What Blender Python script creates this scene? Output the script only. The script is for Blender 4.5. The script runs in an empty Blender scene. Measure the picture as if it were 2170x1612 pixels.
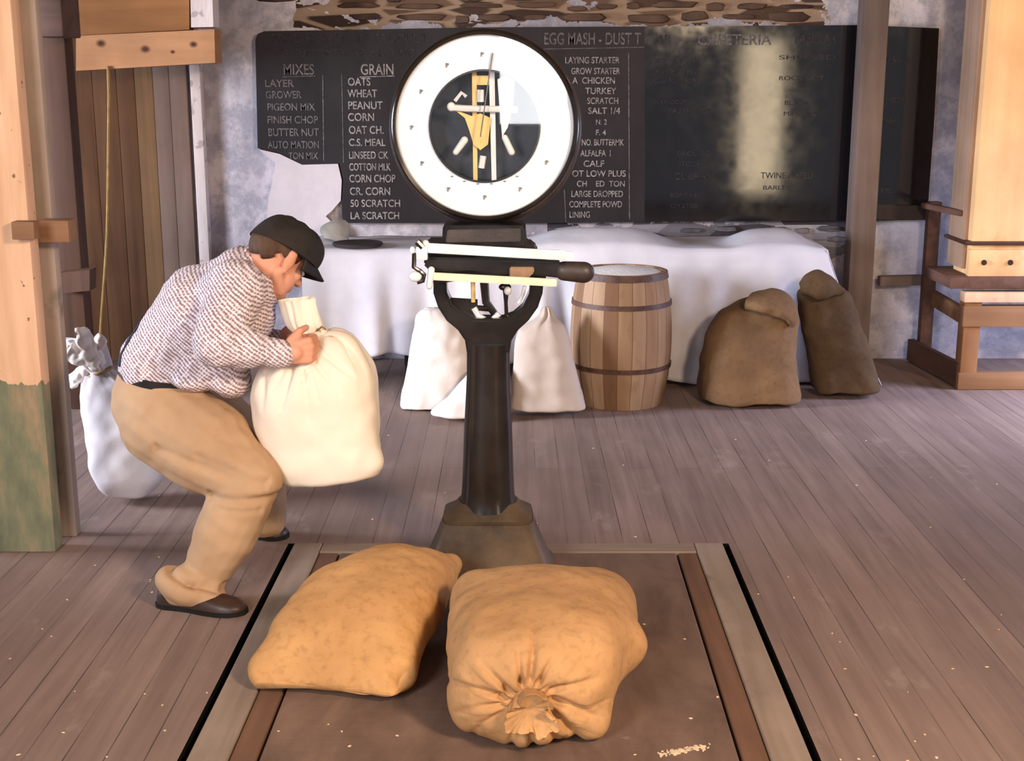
import bpy, bmesh, math, random
from mathutils import Vector as V, Matrix, Quaternion, noise
from mathutils.bvhtree import BVHTree
random.seed(7)
R = math.radians
SC = bpy.context.scene
COL = SC.collection

# ------------------------------------------------------------------ camera
FPX, CX, CY, CAMH, PIT = 2800.0, 1085.0, 806.0, 1.6, R(13.0)
cam_d = bpy.data.cameras.new('camera'); cam = bpy.data.objects.new('camera', cam_d); COL.objects.link(cam)
cam_d.sensor_width = 36.0; cam_d.lens = FPX * 36.0 / 2170.0
cam_d.clip_start = 0.05; cam_d.clip_end = 100
cam.location = (0, 0, CAMH); cam.rotation_euler = (R(90) - PIT, 0, 0)
SC.camera = cam

# ------------------------------------------------------------------ world, lights, exposure
w = bpy.data.worlds.new('world'); SC.world = w; w.use_nodes = True
wb = w.node_tree.nodes['Background']; wb.inputs[0].default_value = (0.86, 0.90, 1.0, 1); wb.inputs[1].default_value = 0.27
SC.view_settings.view_transform = 'Standard'; SC.view_settings.look = 'None'
SC.view_settings.gamma = 1.0; SC.view_settings.use_curve_mapping = False
SC.view_settings.exposure = 0.0

def area(name, loc, target, sx, sy, power, col, spread=None):
    l = bpy.data.lights.new(name, 'AREA'); l.shape = 'RECTANGLE'; l.size = sx; l.size_y = sy
    l.energy = power; l.color = col
    if spread: l.spread = R(spread)
    o = bpy.data.objects.new(name, l); COL.objects.link(o); o.location = loc
    o.rotation_euler = (V(target) - V(loc)).to_track_quat('-Z', 'Y').to_euler()
    return o
WARM = (1.0, 0.78, 0.56); COOL = (0.82, 0.87, 1.0)
area('warm_lamp', (1.9, 0.7, 2.5), (0.2, 3.9, 0.5), 0.5, 0.5, 155, (1.0, 0.74, 0.50))
area('doorway_daylight', (-2.0, -0.5, 2.1), (-0.9, 3.2, 0.2), 1.1, 1.6, 162, (1.0, 0.94, 0.93))
area('left_window', (-5.0, 4.75, 1.6), (0.0, 6.2, 0.7), 1.2, 1.3, 98, COOL, 70)
area('right_window', (3.9, 6.2, 1.1), (2.2, 6.2, 0.0), 0.9, 0.9, 46, (0.60, 0.68, 1.0), 110)
sl_ = bpy.data.lights.new('warm_spot_lamp', 'SPOT'); sl_.energy = 170; sl_.color = (1.0, 0.72, 0.44); sl_.spot_size = R(46); sl_.spot_blend = .5; sl_.shadow_soft_size = .12
so_ = bpy.data.objects.new('warm_spot_lamp', sl_); COL.objects.link(so_); so_.location = (3.3, 3.9, 2.4)
so_.rotation_euler = (V((2.95, 6.75, 1.25)) - V(so_.location)).to_track_quat('-Z', 'Y').to_euler()
area('rear_window', (0.16, -2.0, 1.62), (0.0, 4.0, 1.4), 0.5, 0.75, 15, (0.95, 0.97, 1.0))
area('board_stripe_light', (2.93, -1.0, 1.12), (2.9, 4.0, 1.1), 0.48, 1.75, 22, (1.0, 0.78, 0.50))  # added unseen light panel, stands in for a lit post mirrored in the board

# ------------------------------------------------------------------ pixel calibration helpers (2170x1612 photo frame)
_c, _s = math.cos(PIT), math.sin(PIT)
def ray(px, py):
    u = (px - CX) / FPX; v = (CY - py) / FPX
    return V((u, _c + v * _s, -_s + v * _c))
def P(px, py, Y):
    r = ray(px, py); return V((0, 0, CAMH)) + r * (Y / r.y)
def G(px, py, z=0.0):
    r = ray(px, py); return V((0, 0, CAMH)) + r * ((z - CAMH) / r.z)

def proj(p):
    d = p - V((0, 0, CAMH)); zc = d.y * _c - d.z * _s
    return CX + FPX * d.x / zc, CY - FPX * (d.y * _s + d.z * _c) / zc
def crease(co, lines, kw=1.0, kh=1.0, taper=.75):
    """depth of narrow cloth folds that run along measured lines"""
    x, y = proj(co); d = 0.0
    for (ax, ay), (bx_, by_), w_, h in lines:
        ex, ey = bx_ - ax, by_ - ay; L = math.hypot(ex, ey); ex /= L; ey /= L
        qx, qy = x - ax, y - ay; sl = min(max(qx * ex + qy * ey, 0), L)
        dist = math.hypot(qx - ex * sl, qy - ey * sl) / kw
        if dist < w_ * 2.5: d -= h * kh * (1 - taper * sl / L) * math.exp(-(dist / w_) ** 2)
    return d
# ------------------------------------------------------------------ materials
def lin(c):
    f = lambda x: x / 12.92 if x <= 0.04045 else ((x + 0.055) / 1.055) ** 2.4
    return tuple(f(x / 255.0) for x in c) + (1.0,)
class NT:
    def __init__(s, name):
        s.m = bpy.data.materials.new(name); s.m.use_nodes = True; s.t = s.m.node_tree; s.n = s.t.nodes
        s.b = s.n['Principled BSDF']
    def new(s, kind, **kw):
        x = s.n.new(kind)
        for k, v in kw.items(): setattr(x, k, v)
        return x
    def ln(s, a, b): s.t.links.new(a, b)
    def coord(s, scale=(1, 1, 1), rot=(0, 0, 0), loc=(0, 0, 0)):
        tc = s.new('ShaderNodeTexCoord'); mp = s.new('ShaderNodeMapping')
        mp.inputs['Scale'].default_value = scale; mp.inputs['Rotation'].default_value = rot; mp.inputs['Location'].default_value = loc
        s.ln(tc.outputs['Object'], mp.inputs[0]); return mp.outputs[0]
    def noise(s, vec, scale, detail=5, rough=0.55, dist=0.0):
        x = s.new('ShaderNodeTexNoise'); x.inputs['Scale'].default_value = scale; x.inputs['Detail'].default_value = detail
        x.inputs['Roughness'].default_value = rough; x.inputs['Distortion'].default_value = dist
        s.ln(vec, x.inputs['Vector']); return x.outputs['Fac']
    def ramp(s, fac, stops, interp='LINEAR'):
        x = s.new('ShaderNodeValToRGB'); e = x.color_ramp.elements; x.color_ramp.interpolation = interp
        while len(e) < len(stops): e.new(0.5)
        for i, (p, c) in enumerate(stops):
            e[i].position = p; e[i].color = c if len(c) == 4 else lin(c)
        s.ln(fac, x.inputs[0]); return x.outputs[0]
    def mix(s, fac, a, b, mode='MIX'):
        x = s.new('ShaderNodeMix'); x.data_type = 'RGBA'; x.blend_type = mode
        for sock, val in ((x.inputs[0], fac), (x.inputs[6], a), (x.inputs[7], b)):
            if hasattr(val, 'is_output'): s.ln(val, sock)
            else: sock.default_value = val if not isinstance(val, tuple) or len(val) == 4 else lin(val)
        return x.outputs[2]
    def math(s, op, a, b=0.0, clamp=False):
        x = s.new('ShaderNodeMath'); x.operation = op; x.use_clamp = clamp
        for i, val in enumerate((a, b)):
            if hasattr(val, 'is_output'): s.ln(val, x.inputs[i])
            else: x.inputs[i].default_value = val
        return x.outputs[0]
    def sep(s, vec):
        x = s.new('ShaderNodeSeparateXYZ'); s.ln(vec, x.inputs[0]); return x.outputs
    def bump(s, h, strength=0.3, dist=0.01, normal=None):
        x = s.new('ShaderNodeBump'); x.inputs['Strength'].default_value = strength; x.inputs['Distance'].default_value = dist
        s.ln(h, x.inputs['Height'])
        if normal is not None: s.ln(normal, x.inputs['Normal'])
        s.ln(x.outputs[0], s.b.inputs['Normal']); return x.outputs[0]
    def fin(s, col=None, rough=0.8, spec=0.3, metal=0.0):
        if col is not None:
            if hasattr(col, 'is_output'): s.ln(col, s.b.inputs['Base Color'])
            else: s.b.inputs['Base Color'].default_value = lin(col)
        if hasattr(rough, 'is_output'): s.ln(rough, s.b.inputs['Roughness'])
        else: s.b.inputs['Roughness'].default_value = rough
        s.b.inputs['Specular IOR Level'].default_value = spec; s.b.inputs['Metallic'].default_value = metal
        return s.m

def noisy(name, c1, c2, scale=6, stretch=(1, 1, 1), rough=0.8, spec=0.3, bump=0.2, bdist=0.01, bscale=None, detail=6, metal=0.0, spots=None):
    t = NT(name); v = t.coord(stretch)
    f = t.noise(v, scale, detail)
    col = t.ramp(f, [(0.30, c1), (0.70, c2)])
    if spots:                                   # (colour, scale, threshold): small blotches with their own outline
        sp = t.noise(t.coord((1, 1, 1), loc=(3.1, 7.7, 1.3)), spots[1], 3)
        col = t.mix(t.ramp(sp, [(spots[2], (0, 0, 0, 1)), (spots[2] + 0.05, (1, 1, 1, 1))]), col, spots[0])
    if bump: t.bump(t.noise(v, bscale or scale * 4, 4), bump, bdist)
    return t.fin(col, rough, spec, metal)

def wood(name, c1, c2, axis='Z', scale=9, rough=0.7, knots=None, at=(), bump=0.25, spec=0.25, dirt=None):
    st = {'X': (0.07, 1, 1), 'Y': (1, 0.07, 1), 'Z': (1, 1, 0.07)}[axis]
    t = NT(name); v = t.coord(st)
    f = t.noise(v, scale * 2.2, 7, 0.6, 0.4); f2 = t.noise(t.coord((1, 1, 1)), 2.5, 4)
    col = t.mix(t.ramp(f, [(0.3, (0, 0, 0, 1)), (0.7, (1, 1, 1, 1))]), c1, c2)
    col = t.mix(t.ramp(f2, [(0.35, (0.72, 0.72, 0.72, 1)), (0.65, (1, 1, 1, 1))]), (0, 0, 0, 1), col, 'MIX') if False else t.mix(1.0, col, t.ramp(f2, [(0.3, (0.75, 0.75, 0.75, 1)), (0.7, (1.05, 1.05, 1.05, 1))]), 'MULTIPLY')
    if knots:
        kst = {'X': (0.5, 1, 1), 'Y': (1, 0.5, 1), 'Z': (1, 1, 0.5)}[axis]
        k = t.new('ShaderNodeTexVoronoi'); k.inputs['Scale'].default_value = knots[1]; t.ln(t.coord(kst), k.inputs['Vector'])
        col = t.mix(t.ramp(k.outputs['Distance'], [(knots[2], (1, 1, 1, 1)), (knots[2] + 0.06, (0, 0, 0, 1))]), col, knots[0])
    for kp, kr in at:                            # single knots at their own places in the timber
        dn = t.new('ShaderNodeVectorMath'); dn.operation = 'DISTANCE'; t.ln(t.coord((.75, 1, 1)), dn.inputs[0]); dn.inputs[1].default_value = (kp[0] * .75, kp[1], kp[2])
        col = t.mix(t.ramp(t.math('DIVIDE', dn.outputs['Value'], kr), [(.35, (1, 1, 1, 1)), (1.0, (0, 0, 0, 1))]), col, (74, 42, 22))
    if dirt:
        d = t.noise(t.coord((1, 1, 1), loc=(5, 2, 9)), dirt[1], 5)
        col = t.mix(t.ramp(d, [(dirt[2], (0, 0, 0, 1)), (dirt[2] + 0.12, (1, 1, 1, 1))]), col, dirt[0])
    t.bump(f, bump, 0.004)
    return t.fin(col, rough, spec)

def plain(name, c, rough=0.6, spec=0.3, metal=0.0, var=0.12, scale=20, bump=0.08):
    d = tuple(max(0, x * (1 - var)) for x in c); e = tuple(min(255, x * (1 + var)) for x in c)
    return noisy(name, d, e, scale, rough=rough, spec=spec, bump=bump, bdist=0.003, metal=metal)

# floor planks: boards run away from the camera
def floor_mat(name, ca, cb, gap, width, gloss=0.55):
    t = NT(name); v = t.coord((1, 1, 1), (0, 0, R(90)))
    br = t.new('ShaderNodeTexBrick'); br.offset = 0.37; br.offset_frequency = 2
    for k, val in (('Scale', 1.0), ('Mortar Size', 0.0018), ('Mortar Smooth', 0.3), ('Bias', 0.0), ('Brick Width', 5.3), ('Row Height', width)):
        br.inputs[k].default_value = val
    br.inputs['Color1'].default_value = (0, 0, 0, 1); br.inputs['Color2'].default_value = (1, 1, 1, 1); br.inputs['Mortar'].default_value = (0.5, 0.5, 0.5, 1)
    t.ln(v, br.inputs['Vector'])
    pl = t.mix(br.outputs['Color'], ca, cb)
    gr = t.noise(t.coord((1, 0.05, 1)), 26, 7, 0.6, 0.3)
    col = t.mix(1.0, pl, t.ramp(gr, [(0.3, (0.80, 0.78, 0.78, 1)), (0.7, (1.12, 1.11, 1.10, 1))]), 'MULTIPLY')
    big = t.noise(t.coord((1, 0.6, 1)), 1.3, 5, 0.6)
    col = t.mix(1.0, col, t.ramp(big, [(0.3, (0.78, 0.74, 0.75, 1)), (0.7, (1.15, 1.10, 1.05, 1))]), 'MULTIPLY')
    dust = t.noise(t.coord((1, 0.5, 1), loc=(4, 1, 0)), 5.0, 6, 0.65)
    col = t.mix(t.ramp(dust, [(0.60, (0, 0, 0, 1)), (0.74, (0.45, 0.45, 0.45, 1))]), col, (176, 160, 150))
    wear = t.noise(t.coord((1, 0.12, 1), loc=(9, 3, 0)), 14, 4)
    gm = t.math('MULTIPLY', br.outputs['Fac'], t.ramp(wear, [(0.38, (0.1, 0.1, 0.1, 1)), (0.6, (1, 1, 1, 1))]))
    col = t.mix(gm, col, gap)
    b1 = t.bump(t.math('SUBTRACT', gr, t.math('MULTIPLY', br.outputs['Fac'], 2.0)), 0.35, 0.004)
    return t.fin(col, t.ramp(gr, [(0.3, (gloss, gloss, gloss, 1)), (0.7, (gloss + .2, gloss + .2, gloss + .2, 1))]), 0.4)

def plaster_mat():
    t = NT('old_plaster'); v = t.coord((1, 1, 1))
    f = t.noise(v, 2.2, 7, 0.62); g = t.noise(v, 9, 6, 0.7); h = t.noise(v, 38, 4, 0.6)
    col = t.ramp(f, [(0.33, (160, 156, 166)), (0.5, (188, 181, 190)), (0.66, (218, 208, 210))])
    col = t.mix(t.ramp(g, [(0.42, (0.55, 0.55, 0.55, 1)), (0.56, (0, 0, 0, 1))]), col, (128, 128, 142))
    col = t.mix(t.ramp(h, [(0.66, (0, 0, 0, 1)), (0.74, (0.9, 0.9, 0.9, 1))]), col, (226, 220, 228))
    z = t.sep(v)[2]
    # bare rubble masonry above the board and in a ragged band under it
    vo = t.new('ShaderNodeTexVoronoi'); vo.inputs['Scale'].default_value = 7.5; vo.inputs['Randomness'].default_value = 1.0
    vs = t.coord((0.42, 1, 1.9)); t.ln(vs, vo.inputs['Vector'])
    ve = t.new('ShaderNodeTexVoronoi'); ve.feature = 'DISTANCE_TO_EDGE'; ve.inputs['Scale'].default_value = 7.5; t.ln(vs, ve.inputs['Vector'])
    st = t.ramp(t.sep(vo.outputs['Color'])[0], [(0.1, (62, 48, 44)), (0.4, (98, 76, 62)), (0.7, (134, 108, 90)), (1.0, (164, 140, 118))])
    st = t.mix(t.ramp(ve.outputs['Distance'], [(0.05, (1, 1, 1, 1)), (0.12, (0, 0, 0, 1))]), st, (158, 134, 112))
    edge = t.math('MULTIPLY', t.math('SUBTRACT', f, 0.5), 0.5)
    zz = t.math('ADD', z, edge)
    m1 = t.math('MULTIPLY', t.math('GREATER_THAN', zz, 1.86), 1.0)
    x = t.sep(v)[0]
    m2 = t.math('MULTIPLY', t.math('MULTIPLY', t.math('GREATER_THAN', zz, 0.62), t.math('LESS_THAN', zz, 0.79)), t.math('MULTIPLY', t.math('GREATER_THAN', x, 0.2), t.math('LESS_THAN', x, 1.9)))
    xl = t.math('LESS_THAN', t.math('ADD', x, edge), 1.75)
    m1 = t.math('MULTIPLY', m1, xl)
    m1 = t.math('MULTIPLY', m1, t.math('GREATER_THAN', t.math('ADD', x, edge), -1.12))
    cov = t.noise(t.coord((.7, 1, 1.6), loc=(3, 0, 5)), 4.5, 4)
    m1 = t.math('MULTIPLY', m1, t.math('GREATER_THAN', cov, 0.39))
    m = t.math('MAXIMUM', m1, m2)
    rub = t.mix(m2, st, t.ramp(t.sep(vo.outputs['Color'])[1], [(0.1, (70, 66, 74)), (0.5, (116, 112, 120)), (1.0, (156, 152, 160))]))
    col = t.mix(m, col, rub)
    t.bump(t.math('ADD', g, t.math('MULTIPLY', m, t.math('MULTIPLY', ve.outputs['Distance'], 3.0))), 0.5, 0.02)
    return t.fin(col, 0.9, 0.2)

# ------------------------------------------------------------------ mesh helpers (all coordinates are world coordinates)
def rings_mesh(bm, rings, closed=True, cap=True):
    vr = [[bm.verts.new(p) for p in r] for r in rings]
    n = len(vr[0])
    for a, b in zip(vr[:-1], vr[1:]):
        for i in range(n if closed else n - 1):
            j = (i + 1) % n
            bm.faces.new((a[i], a[j], b[j], b[i]))
    if cap and closed:
        bm.faces.new(list(reversed(vr[0]))); bm.faces.new(vr[-1])
    return vr
def box(bm, lo, hi, mat=None, bevel=0.0):
    t = bmesh.new()
    bmesh.ops.create_cube(t, size=1.0)
    lo, hi = V(lo), V(hi); c = (lo + hi) / 2; d = hi - lo
    for v in t.verts: v.co = V((v.co.x * d.x, v.co.y * d.y, v.co.z * d.z))
    if bevel: bmesh.ops.bevel(t, geom=list(t.edges), offset=bevel, segments=2, affect='EDGES', profile=0.6)
    for v in t.verts: v.co = (mat @ v.co if mat else v.co) + c
    join(bm, t)
def join(bm, t):
    mp = {v: bm.verts.new(v.co) for v in t.verts}
    for f in t.faces:
        try: bm.faces.new([mp[v] for v in f.verts])
        except ValueError: pass
    t.free()
def beam(bm, p0, p1, wdt, hgt, up=(0, 0, 1), bevel=0.004):
    p0, p1 = V(p0), V(p1); d = (p1 - p0); L = d.length; d.normalize()
    s = d.cross(V(up))
    if s.length < 1e-4: s = d.cross(V((0, 1, 0)))
    s.normalize(); u = s.cross(d)
    m = Matrix((d, s, u)).transposed()
    t = bmesh.new(); bmesh.ops.create_cube(t, size=1.0)
    for v in t.verts: v.co = V((v.co.x * L, v.co.y * wdt, v.co.z * hgt))
    if bevel: bmesh.ops.bevel(t, geom=list(t.edges), offset=bevel, segments=2, affect='EDGES')
    for v in t.verts: v.co = m @ v.co + (p0 + p1) / 2
    join(bm, t)
def frame_of(d):
    d = d.normalized(); a = V((0, 0, 1)) if abs(d.z) < 0.9 else V((1, 0, 0))
    s = d.cross(a).normalized(); return d, s, s.cross(d)
def tube(bm, pts, rad, n=10, cap=True):
    pts = [V(p) for p in pts]; rs = rad if isinstance(rad, (list, tuple)) else [rad] * len(pts)
    rings = []; s = None
    for i, p in enumerate(pts):
        d = (pts[min(i + 1, len(pts) - 1)] - pts[max(i - 1, 0)]).normalized()
        if s is None: _, s, u = frame_of(d)
        else:
            s = (s - d * s.dot(d)).normalized(); u = s.cross(d)
        rings.append([p + (s * math.cos(a) + u * math.sin(a)) * rs[i] for a in [2 * math.pi * k / n for k in range(n)]])
    rings_mesh(bm, rings, True, cap)
def capsule(bm, p0, p1, r0, r1, n=16, flat=None):
    p0, p1 = V(p0), V(p1); d, s, u = frame_of(p1 - p0)
    if flat: s = V(flat[0]); s = (s - d * s.dot(d)).normalized(); u = s.cross(d)
    k = flat[1] if flat else 1.0
    rings = []
    for i in range(7):
        a = -math.pi / 2 + math.pi / 2 * (i + 0.3) / 6.3
        rings.append((p0 + d * r0 * math.sin(a), r0 * math.cos(a)))
    for i in range(1, 6):
        f = i / 6; rings.append((p0.lerp(p1, f), r0 + (r1 - r0) * f))
    for i in range(7):
        a = math.pi / 2 * i / 6.3
        rings.append((p1 + d * r1 * math.sin(a), r1 * math.cos(a)))
    rings_mesh(bm, [[c + (s * math.cos(t) * k + u * math.sin(t)) * r for t in [2 * math.pi * q / n for q in range(n)]] for c, r in rings])
def ellipsoid(bm, c, ax, n=20, m=12, keep=None):
    """ax: three world-space half axis vectors"""
    t = bmesh.new(); bmesh.ops.create_uvsphere(t, u_segments=n, v_segments=m, radius=1.0)
    A = Matrix((V(ax[0]), V(ax[1]), V(ax[2]))).transposed()
    for v in t.verts: v.co = V(c) + A @ v.co
    join(bm, t)
def lathe(bm, prof, centre, axis=(0, 0, 1), n=48, a0=0.0, cap=True):
    d, s, u = frame_of(V(axis)); c = V(centre)
    rings_mesh(bm, [[c + d * z + (s * math.cos(a) + u * math.sin(a)) * max(r, 1e-4) for a in [a0 + 2 * math.pi * k / n for k in range(n)]] for r, z in prof], True, cap)
def prism(bm, poly, off, bevel=0.0):
    """poly: world points of a flat outline; extruded by the vector off"""
    off = V(off); n = len(poly)
    a = [bm.verts.new(V(p)) for p in poly]; b = [bm.verts.new(V(p) + off) for p in poly]
    bm.faces.new(a); bm.faces.new(list(reversed(b)))
    for i in range(n):
        j = (i + 1) % n; bm.faces.new((a[j], a[i], b[i], b[j]))

def link(name, bm, mat, parent=None, smooth=True, angle=40, recalc=True):
    if recalc: bmesh.ops.recalc_face_normals(bm, faces=bm.faces)
    off = V((0, 0, 0))
    q = parent
    while q is not None: off += q.location; q = q.parent
    if off.length: 
        for v in bm.verts: v.co -= off
    if smooth:
        for f in bm.faces: f.smooth = True
        for e in bm.edges:
            if len(e.link_faces) == 2 and e.calc_face_angle(0) > R(angle): e.smooth = False
    me = bpy.data.meshes.new(name); bm.to_mesh(me); bm.free()
    o = bpy.data.objects.new(name, me); COL.objects.link(o)
    if mat: me.materials.append(mat)
    if parent: o.parent = parent
    return o
def thing(name, label, cat, loc, group=None):
    o = bpy.data.objects.new(name, None); COL.objects.link(o); o.location = loc; o.empty_display_size = 0.1
    o['label'] = label; o['category'] = cat
    if group: o['group'] = group
    return o
def tag(o, label, cat, group=None):
    o['label'] = label; o['category'] = cat
    if group: o['group'] = group
    return o
def structure(o): o['kind'] = 'structure'; return o

def remesh(name, bm, mat, parent, voxel, smooth=4, wrinkle=None, keep=False):
    me = bpy.data.meshes.new('tmp'); bmesh.ops.recalc_face_normals(bm, faces=bm.faces); bm.to_mesh(me); bm.free()
    o = bpy.data.objects.new('tmp', me); COL.objects.link(o)
    m = o.modifiers.new('r', 'REMESH'); m.mode = 'VOXEL'; m.voxel_size = voxel
    s = o.modifiers.new('s', 'SMOOTH'); s.iterations = smooth; s.factor = 0.5
    dg = bpy.context.evaluated_depsgraph_get(); dg.update()
    ev = o.evaluated_get(dg); me2 = bpy.data.meshes.new_from_object(ev)
    bpy.data.objects.remove(o); bpy.data.meshes.remove(me)
    b = bmesh.new(); b.from_mesh(me2); bpy.data.meshes.remove(me2)
    if wrinkle:
        b.normal_update(); mv = [(v, wrinkle(v.co, v.normal)) for v in b.verts]
        for v, d in mv: v.co = v.co + (v.normal * d if not isinstance(d, V) else d)
    return link(name, b, mat, parent, angle=80)

# ------------------------------------------------------------------ generic sack: a lofted bag with a tied, pleated mouth
def interp(keys, t):
    """Catmull-Rom through (t, value) keys; value float or Vector"""
    ks = keys
    if t <= ks[0][0]: return ks[0][1]
    for i in range(len(ks) - 1):
        if t <= ks[i + 1][0]:
            t0, t1 = ks[i][0], ks[i + 1][0]; f = (t - t0) / (t1 - t0)
            a, b = ks[i][1], ks[i + 1][1]
            pa = ks[i - 1] if i > 0 else None; pb = ks[i + 2] if i + 2 < len(ks) else None
            ma = (b - pa[1]) * ((t1 - t0) / (t1 - pa[0])) if pa else (b - a)
            mb = (pb[1] - a) * ((t1 - t0) / (pb[0] - t0)) if pb else (b - a)
            f2, f3 = f * f, f * f * f
            return a * (2*f3 - 3*f2 + 1) + ma * (f3 - 2*f2 + f) + b * (-2*f3 + 3*f2) + mb * (f3 - f2)
    return ks[-1][1]
def sack_bm(ctr, wid, udir, pleats=None, lump=0.006, lscale=7.0, seed=0, nr=64, nv=96, ruffle=None, flatz=None, extra=None, tilt=None):
    """ctr: [(t, Vector)], wid: [(t, halfwidth, halfdepth, exponent)], pleats: (t_tie, reach, amplitude, count)
    ruffle: (t_from, amplitude, count); tilt: constant axis for the section planes"""
    U0 = V(udir).normalized(); rings = []; T = []
    wa = [(k[0], k[1]) for k in wid]; wb_ = [(k[0], k[2]) for k in wid]; wn = [(k[0], k[3]) for k in wid]
    rnd = random.Random(seed); ph = [rnd.uniform(0, 6.28) for _ in range(8)]
    bm = bmesh.new()
    for i in range(nr):
        t = i / (nr - 1); c = interp(ctr, t)
        d = tilt.normalized() if tilt else (interp(ctr, min(1, t + 0.01)) - interp(ctr, max(0, t - 0.01))).normalized()
        u = (U0 - d * U0.dot(d)).normalized(); w_ = d.cross(u)
        a, b, n = max(0.001, interp(wa, t)), max(0.001, interp(wb_, t)), max(1.2, interp(wn, t))
        ring = []
        for k in range(nv):
            th = 2 * math.pi * k / nv; ct, st = math.cos(th), math.sin(th)
            x = math.copysign(abs(ct) ** (2 / n), ct) * a; y = math.copysign(abs(st) ** (2 / n), st) * b
            s = 1.0
            if pleats:
                tt, reach, amp, cnt = pleats
                q = max(0.0, 1 - abs(t - tt) / reach)
                if t > tt: q = 1.0 if not ruffle else 0.3
                wv = math.sin(cnt * th + ph[0] + 1.3 * math.sin(3 * th + ph[1])) * (0.65 + 0.35 * math.sin(2 * th + ph[2]))
                rr = math.hypot(x, y)
                s += (abs(wv) ** 0.6 * math.copysign(1, wv) * amp * q ** 1.5) / max(rr, 0.02)
            if ruffle and t > ruffle[0]:
                q = (t - ruffle[0]) / (1 - ruffle[0])
                s += ruffle[1] * q * math.sin(ruffle[2] * th + ph[3]) + 0.5 * ruffle[1] * q * math.sin((ruffle[2] + 3) * th + ph[4])
            p = c + u * x * s + w_ * y * s
            ring.append(p)
        rings.append(ring)
    vr = [[bm.verts.new(p) for p in r] for r in rings]
    for i in range(nr - 1):
        for k in range(nv):
            j = (k + 1) % nv; bm.faces.new((vr[i][k], vr[i][j], vr[i + 1][j], vr[i + 1][k]))
    b0 = bm.verts.new(sum((v.co for v in vr[0]), V()) / nv)
    for k in range(nv): bm.faces.new((b0, vr[0][(k + 1) % nv], vr[0][k]))
    e1 = bm.verts.new(interp(ctr, 0.93 if ruffle else 1.0))
    for k in range(nv): bm.faces.new((e1, vr[-1][k], vr[-1][(k + 1) % nv]))
    bmesh.ops.recalc_face_normals(bm, faces=bm.faces); bm.normal_update()
    mv = []
    for v in bm.verts:
        d = lump * noise.noise(v.co * lscale + V((seed, 0, 0))) + lump * 0.5 * noise.noise(v.co * lscale * 2.7 + V((0, seed, 0)))
        if extra: d += extra(v.co, v.normal)
        mv.append((v, d))
    for v, d in mv: v.co += v.normal * d
    if flatz is not None:
        for v in bm.verts:
            if v.co.z < flatz: v.co.z = flatz + (v.co.z - flatz) * 0.02
    return bm
def ring_tie(bm, c, axis, r, thick, n=28, sq=1.0):
    d, s, u = frame_of(V(axis)); c = V(c); pts = []
    for k in range(n + 1):
        a = 2 * math.pi * k / n; pts.append(c + (s * math.cos(a) + u * math.sin(a) * sq) * r)
    tube(bm, pts, thick, 8, False)

# ================================================================== SETTING
M_floor = floor_mat('worn_floor_boards', (128, 110, 103), (140, 121, 113), (68, 56, 51), 0.098)
M_plaster = plaster_mat()
M_patch = noisy('pale_plaster', (186, 176, 178), (206, 196, 200), 4, bump=0.25, rough=0.9)
M_dark = plain('dark_void', (16, 13, 12), 0.95, 0.1)
M_ceil = wood('ceiling_boards', (90, 70, 56), (120, 96, 78), 'X')
PX0, PX1, PYB, PYF = -0.772, 0.728, 4.385, 2.1       # pit of the floor scale
def pxs(x, y): return x + 0.012 * (y - 3.6)
bm = bmesh.new()
X0, X1, Y0, Y1 = -4.2, 4.4, -2.4, 7.52
def quadf(bm, pts): bm.faces.new([bm.verts.new(V(p)) for p in pts])
gp = 0.022
lx = lambda y: pxs(PX0 - gp, y)
rx = lambda y: pxs(PX1 + gp, y)
yb, yf = PYB + 0.004, PYF - 0.02
quadf(bm, [(X0, Y0, 0), (lx(yf), Y0, 0), (lx(yf), yf, 0), (lx(yb), yb, 0), (lx(yb), Y1, 0), (X0, Y1, 0)])
quadf(bm, [(rx(yf), Y0, 0), (X1, Y0, 0), (X1, Y1, 0), (rx(yb), Y1, 0), (rx(yb), yb, 0), (rx(yf), yf, 0)])
quadf(bm, [(lx(yb), yb, 0), (rx(yb), yb, 0), (rx(yb), Y1, 0), (lx(yb), Y1, 0)])
quadf(bm, [(lx(yf), Y0, 0), (rx(yf), Y0, 0), (rx(yf), yf, 0), (lx(yf), yf, 0)])
floor = structure(link('floor', bm, M_floor, smooth=False))
bm = bmesh.new()
ZP = -0.14
c4 = [(lx(yf), yf), (rx(yf), yf), (rx(yb), yb), (lx(yb), yb)]
for (a, b) in zip(c4, c4[1:] + c4[:1]): quadf(bm, [(a[0], a[1], 0), (b[0], b[1], 0), (b[0], b[1], ZP), (a[0], a[1], ZP)])
quadf(bm, [(x, y, ZP) for x, y in c4])
link('scale_pit', bm, M_dark, floor, smooth=False)

bm = bmesh.new(); box(bm, (-4.2, 7.5, 0), (4.4, 7.7, 3.0))
wall = structure(link('wall_back', bm, M_plaster, smooth=False))
bm = bmesh.new(); box(bm, (-4.2, -1.2, 2.95), (4.4, 7.7, 3.05))
structure(link('ceiling', bm, M_ceil, smooth=False))

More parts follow.
